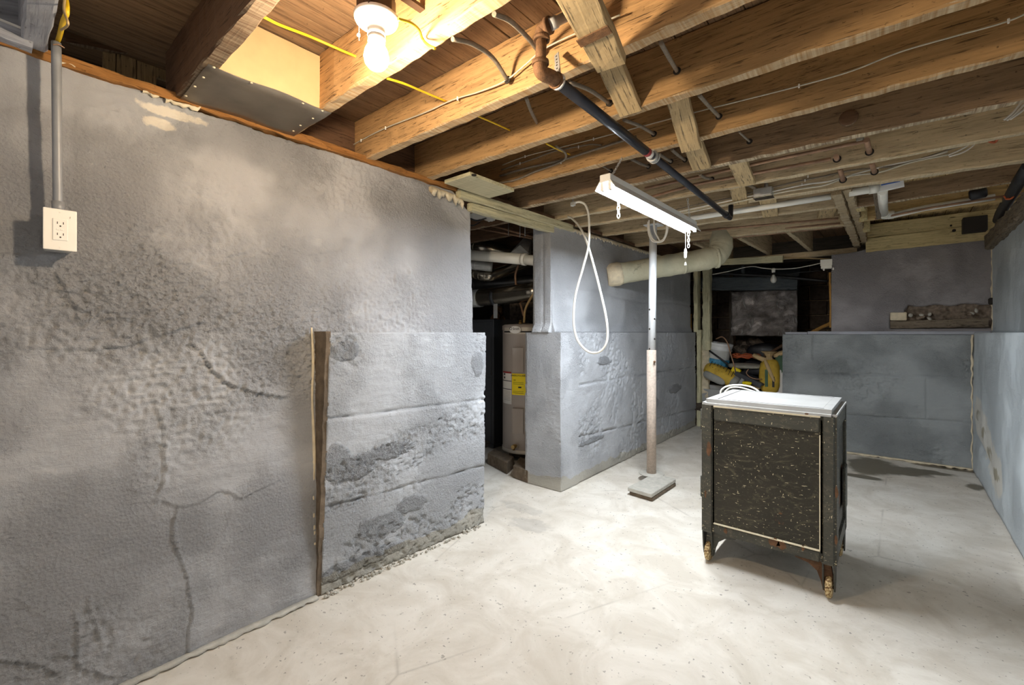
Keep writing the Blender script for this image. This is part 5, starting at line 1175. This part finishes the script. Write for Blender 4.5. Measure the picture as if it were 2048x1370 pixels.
o = thing('garden_sack', 'upright yellow paper sack with a knotted brown top', 'bag', oy(1540, 790, 6.02)); c = oy(1540, 752, 6.02)
put('sack', blobm(.20, .11, .085, 11, 22, 16), o, M['bag_yellow'], T(c.x, c.y, c.z) @ Matrix.Rotation(math.pi / 2, 4, 'Y') @ Matrix.Rotation(math.pi / 2, 4, 'X'))
put('neck', lathem([(.085, -.03), (.05, .05), (.03, .085), (.05, .12), (.085, .15), (.02, .14)], 11, False), o, M['paper'], T(c.x - .01, c.y, c.z + .14)); put('torn_flap', blobm(.09, .03, .03, 6, 9, 6, .5), o, M['paper'], T(c.x - .10, c.y - .02, c.z + .21) @ Matrix.Rotation(.4, 4, 'Y'))
put('green_print', boxm(.03, .004, .2), o, M['bag_green'], T(c.x - .02, c.y - .092, c.z - .02)); put('dark_print', boxm(.022, .004, .12), o, M['ink'], T(c.x + .05, c.y - .088, c.z - .06)); put('yellow_fold', blobm(.14, .02, .02, 9, 9, 8, .3), o, M['paper'], T(c.x + .01, c.y - .08, c.z + .07) @ Matrix.Rotation(1.2, 4, 'Y'))
o = thing('green_sack', 'green and white paper sack squeezed against the rear wall edge', 'bag', oy(1560, 790, 6.1)); c = oy(1561, 745, 6.08)
put('sack', blobm(.23, .07, .06, 14, 20, 14), o, M['bag_green'], T(c.x, c.y, c.z) @ Matrix.Rotation(math.pi / 2, 4, 'Y')); put('white_side', blobm(.16, .02, .05, 15, 14, 10), o, M['white_label'], T(c.x - .005, c.y - .05, c.z - .09) @ Matrix.Rotation(math.pi / 2, 4, 'Y')); put('torn_top', blobm(.08, .05, .03, 16, 10, 8, .5), o, M['paper'], T(c.x, c.y, c.z + .22) @ Matrix.Rotation(-.4, 4, 'Y'))
o = tag(tube('copper_line', [oy(1432, 678, 6.05), oy(1445, 674, 6.0), (oy(1455, 686, 5.98)), oy(1462, 710, 5.98), oy(1468, 730, 5.98), oy(1472, 748, 5.96), oy(1475, 765, 5.94)], .008, M['copper'], None, 8), 'coppery line arching over the bucket and down onto the sack', 'tube')
coil = []
for k in range(60):
    t_ = k / 10 * 2 * math.pi / 1.0 * .62; r = .13 + .02 * math.sin(k * 1.7); coil.append(oy(1492, 716, 6.25) + Vector((r * math.cos(t_) * 1.1, r * math.sin(t_) * .9, .01 * math.sin(k * 2.3) + k * .0008)))
tag(tube('orange_cord_coil', coil, .008, M['copper_hot'], None, 6, 3), 'orange cord coiled on the heap under the foil panel', 'cord')
o = thing('clear_bag', 'dusty clear plastic sheet in front of the orange cord', 'bag', oy(1490, 735, 6.15)); put('sheet', blobm(.20, .12, .035, 22, 20, 10, .25), o, M['clear_bag'], T(*oy(1492, 732, 6.12)))
o = thing('dark_tray', 'dark grey plastic tray sloping down at the middle of the heap', 'tray', oy(1500, 765, 6.0)); mt_ = frame(oy(1478, 744, 6.05), oy(1528, 768, 5.98), (0, 0, 1)); put('tray', boxm(.34, .2, .03, .008), o, M['tray'], mt_ @ T(.17, 0, 0)); put('tray_rim', boxm(.34, .012, .06, .004), o, M['tray'], mt_ @ T(.17, -.1, -.01))
tag(tube('red_cable', [oy(1497, 738, 5.92), oy(1493, 746, 5.9), (oy(1500, 754, 5.9)), oy(1512, 758, 5.9), oy(1524, 758, 5.92)], .006, M['copper'], None, 7), 'reddish cable curled over the dark tray', 'cable')
tag(put('yellow_carton', boxm(.10, .05, .12, .004), None, M['yellow_label'], T(*oy(1470, 745, 6.02)) @ Matrix.Rotation(.5, 4, 'Y')), 'small bright yellow carton at the end of the yellow sack', 'carton')
tag(tube('black_pole', [oy(1408, 694, 6.05), oy(1456, 728, 5.95)], .012, M['black_plastic'], None, 8, 1), 'black pole leaning across the bucket', 'pole')
tag(tube('grey_tool', [oy(1486, 758, 5.86), oy(1478, 772, 5.84)], [.022, .020], M['tub'], None, 12, 1), 'stubby grey tube below the dark tray', 'tube')
tag(put('yellow_glove', blobm(.05, .03, .02, 31, 12, 8, .3), None, M['yellow_label'], T(*oy(1494, 766, 5.84))), 'small yellow rag in front of the dark tray', 'rag')
tag(put('kraft_sheet', boxm(.18, .12, .015, .004), None, M['paper'], T(*oy(1504, 773, 5.86)) @ Matrix.Rotation(.2, 4, 'Y')), 'brown paper sheet just behind the safe top', 'paper')
tag(put('black_sheet', blobm(.20, .12, .12, 33, 18, 10, .4), None, M['black_plastic'], T(*oy(1528, 706, 6.6))), 'black plastic lump behind the upright yellow sack', 'plastic')
tag(put('black_sheet', blobm(.16, .12, .09, 35, 18, 10, .4), None, M['black_plastic'], T(*oy(1515, 738, 6.2))), 'black plastic lump left of the upright yellow sack', 'plastic')
tag(put('black_sheet', blobm(.14, .1, .10, 37, 18, 10, .4), None, M['black_plastic'], T(*oy(1466, 724, 6.6))), 'black plastic lump right of the bucket', 'plastic')
tag(put('dark_lump', blobm(.5, .25, .2, 41, 18, 10, .3), None, M['black_plastic'], T(*(oy(1490, 800, 6.25)))), 'dark bundle under the tray and sacks', 'bundle')
bar('old_board', (1530, 712, 6.4), (1568, 690, 6.3), .05, .03, 'joist_dark', 'brown board end sticking up behind the sacks', 'board')
P = []
for k in range(50):
    t_ = k / 49 * 2 * math.pi * 2.15 + 1.0; P.append(Vector((-.62 + .17 * math.cos(t_) + .006 * k / 10, 3.09 + .045 * math.sin(t_), .875 + .035 * math.sin(t_ * .5 + .4))))
P = [oy(*q) for q in ((1441, 792, 3.06), (1443, 780, 3.06), (1456, 772, 3.06), (1480, 770, 3.06), (1505, 775, 3.06), (1520, 786, 3.06), (1505, 782, 3.05), (1480, 775, 3.05), (1460, 776, 3.05), (1449, 786, 3.05), (1446, 796, 3.05))]
tag(tube('white_extension_lead', P, .0055, M['cable_white'], None, 8), 'white cord looped behind the back edge of the safe top', 'cord')

# pale crust where the rear footing meets the floor
ragged('floor_crust', [(-.92 + .12 * k, 5.575, .014) for k in range(13)], .02, .02, M['plaster'], wall_back, (0, -1, 0), 33, .02)
# cavity over the left wall: rough boards and laths
o = beam('cavity_board', ox(125, 62, -2.30), ox(266, 92, -2.30), .02, .075, M['joist_dark'], rough=.004); tag(o, 'dark horizontal board in the cavity above the outlet wall', 'board')
for k, (u0, v0, u1, v1, wd, lab) in enumerate(((218, 84, 219, 150, .035, 'narrow pale-edged lath left in the dark cavity above the left wall'), (252, 96, 254, 165, .06, 'wide lath in the dark cavity, under the end of the horizontal board'), (292, 96, 293, 172, .062, 'lath in the dark cavity right of the wide one'), (318, 104, 320, 158, .055, 'shorter lath nearest the dark joist'))):
    a = ox(u0, v0, -2.33); b = ox(u1, v1, -2.33); b = Vector((b.x, a.y, b.z)); o = beam('cavity_lath', a, b, wd, .018, M['bridge'], up=(1, 0, 0), rough=.002); tag(o, lab, 'lath', 'laths in the wall cavity')
o = beam('cavity_back_board', (-2.5, -1.2, 2.17), (-2.5, .9, 2.17), .03, .25, M['dark_wood']); tag(o, 'dark rough boarding at the very back of the wall cavity', 'board')
o = beam('ledger_strip', ox(-40, 47, -2.01), ox(66, 88, -2.01), .05, .045, M['grey_wood'], rough=.003); tag(o, 'grey-painted strip with a white top, meeting the grey joist at top left', 'strip')
a = ox(-40, 38, -2.02); b = ox(64, 79, -2.02); q = beam('white_face', a + Vector((.012, 0, .004)), b + Vector((.012, 0, .004)), .03, .02, M['white_plastic'], o, rough=.001)
o = beam('painted_board', ox(-60, 15, -2.2), ox(52, 35, -2.2), .02, .16, M['grey_wood'], rough=.002); tag(o, 'flat grey panel in the top left corner behind the painted strip', 'panel')
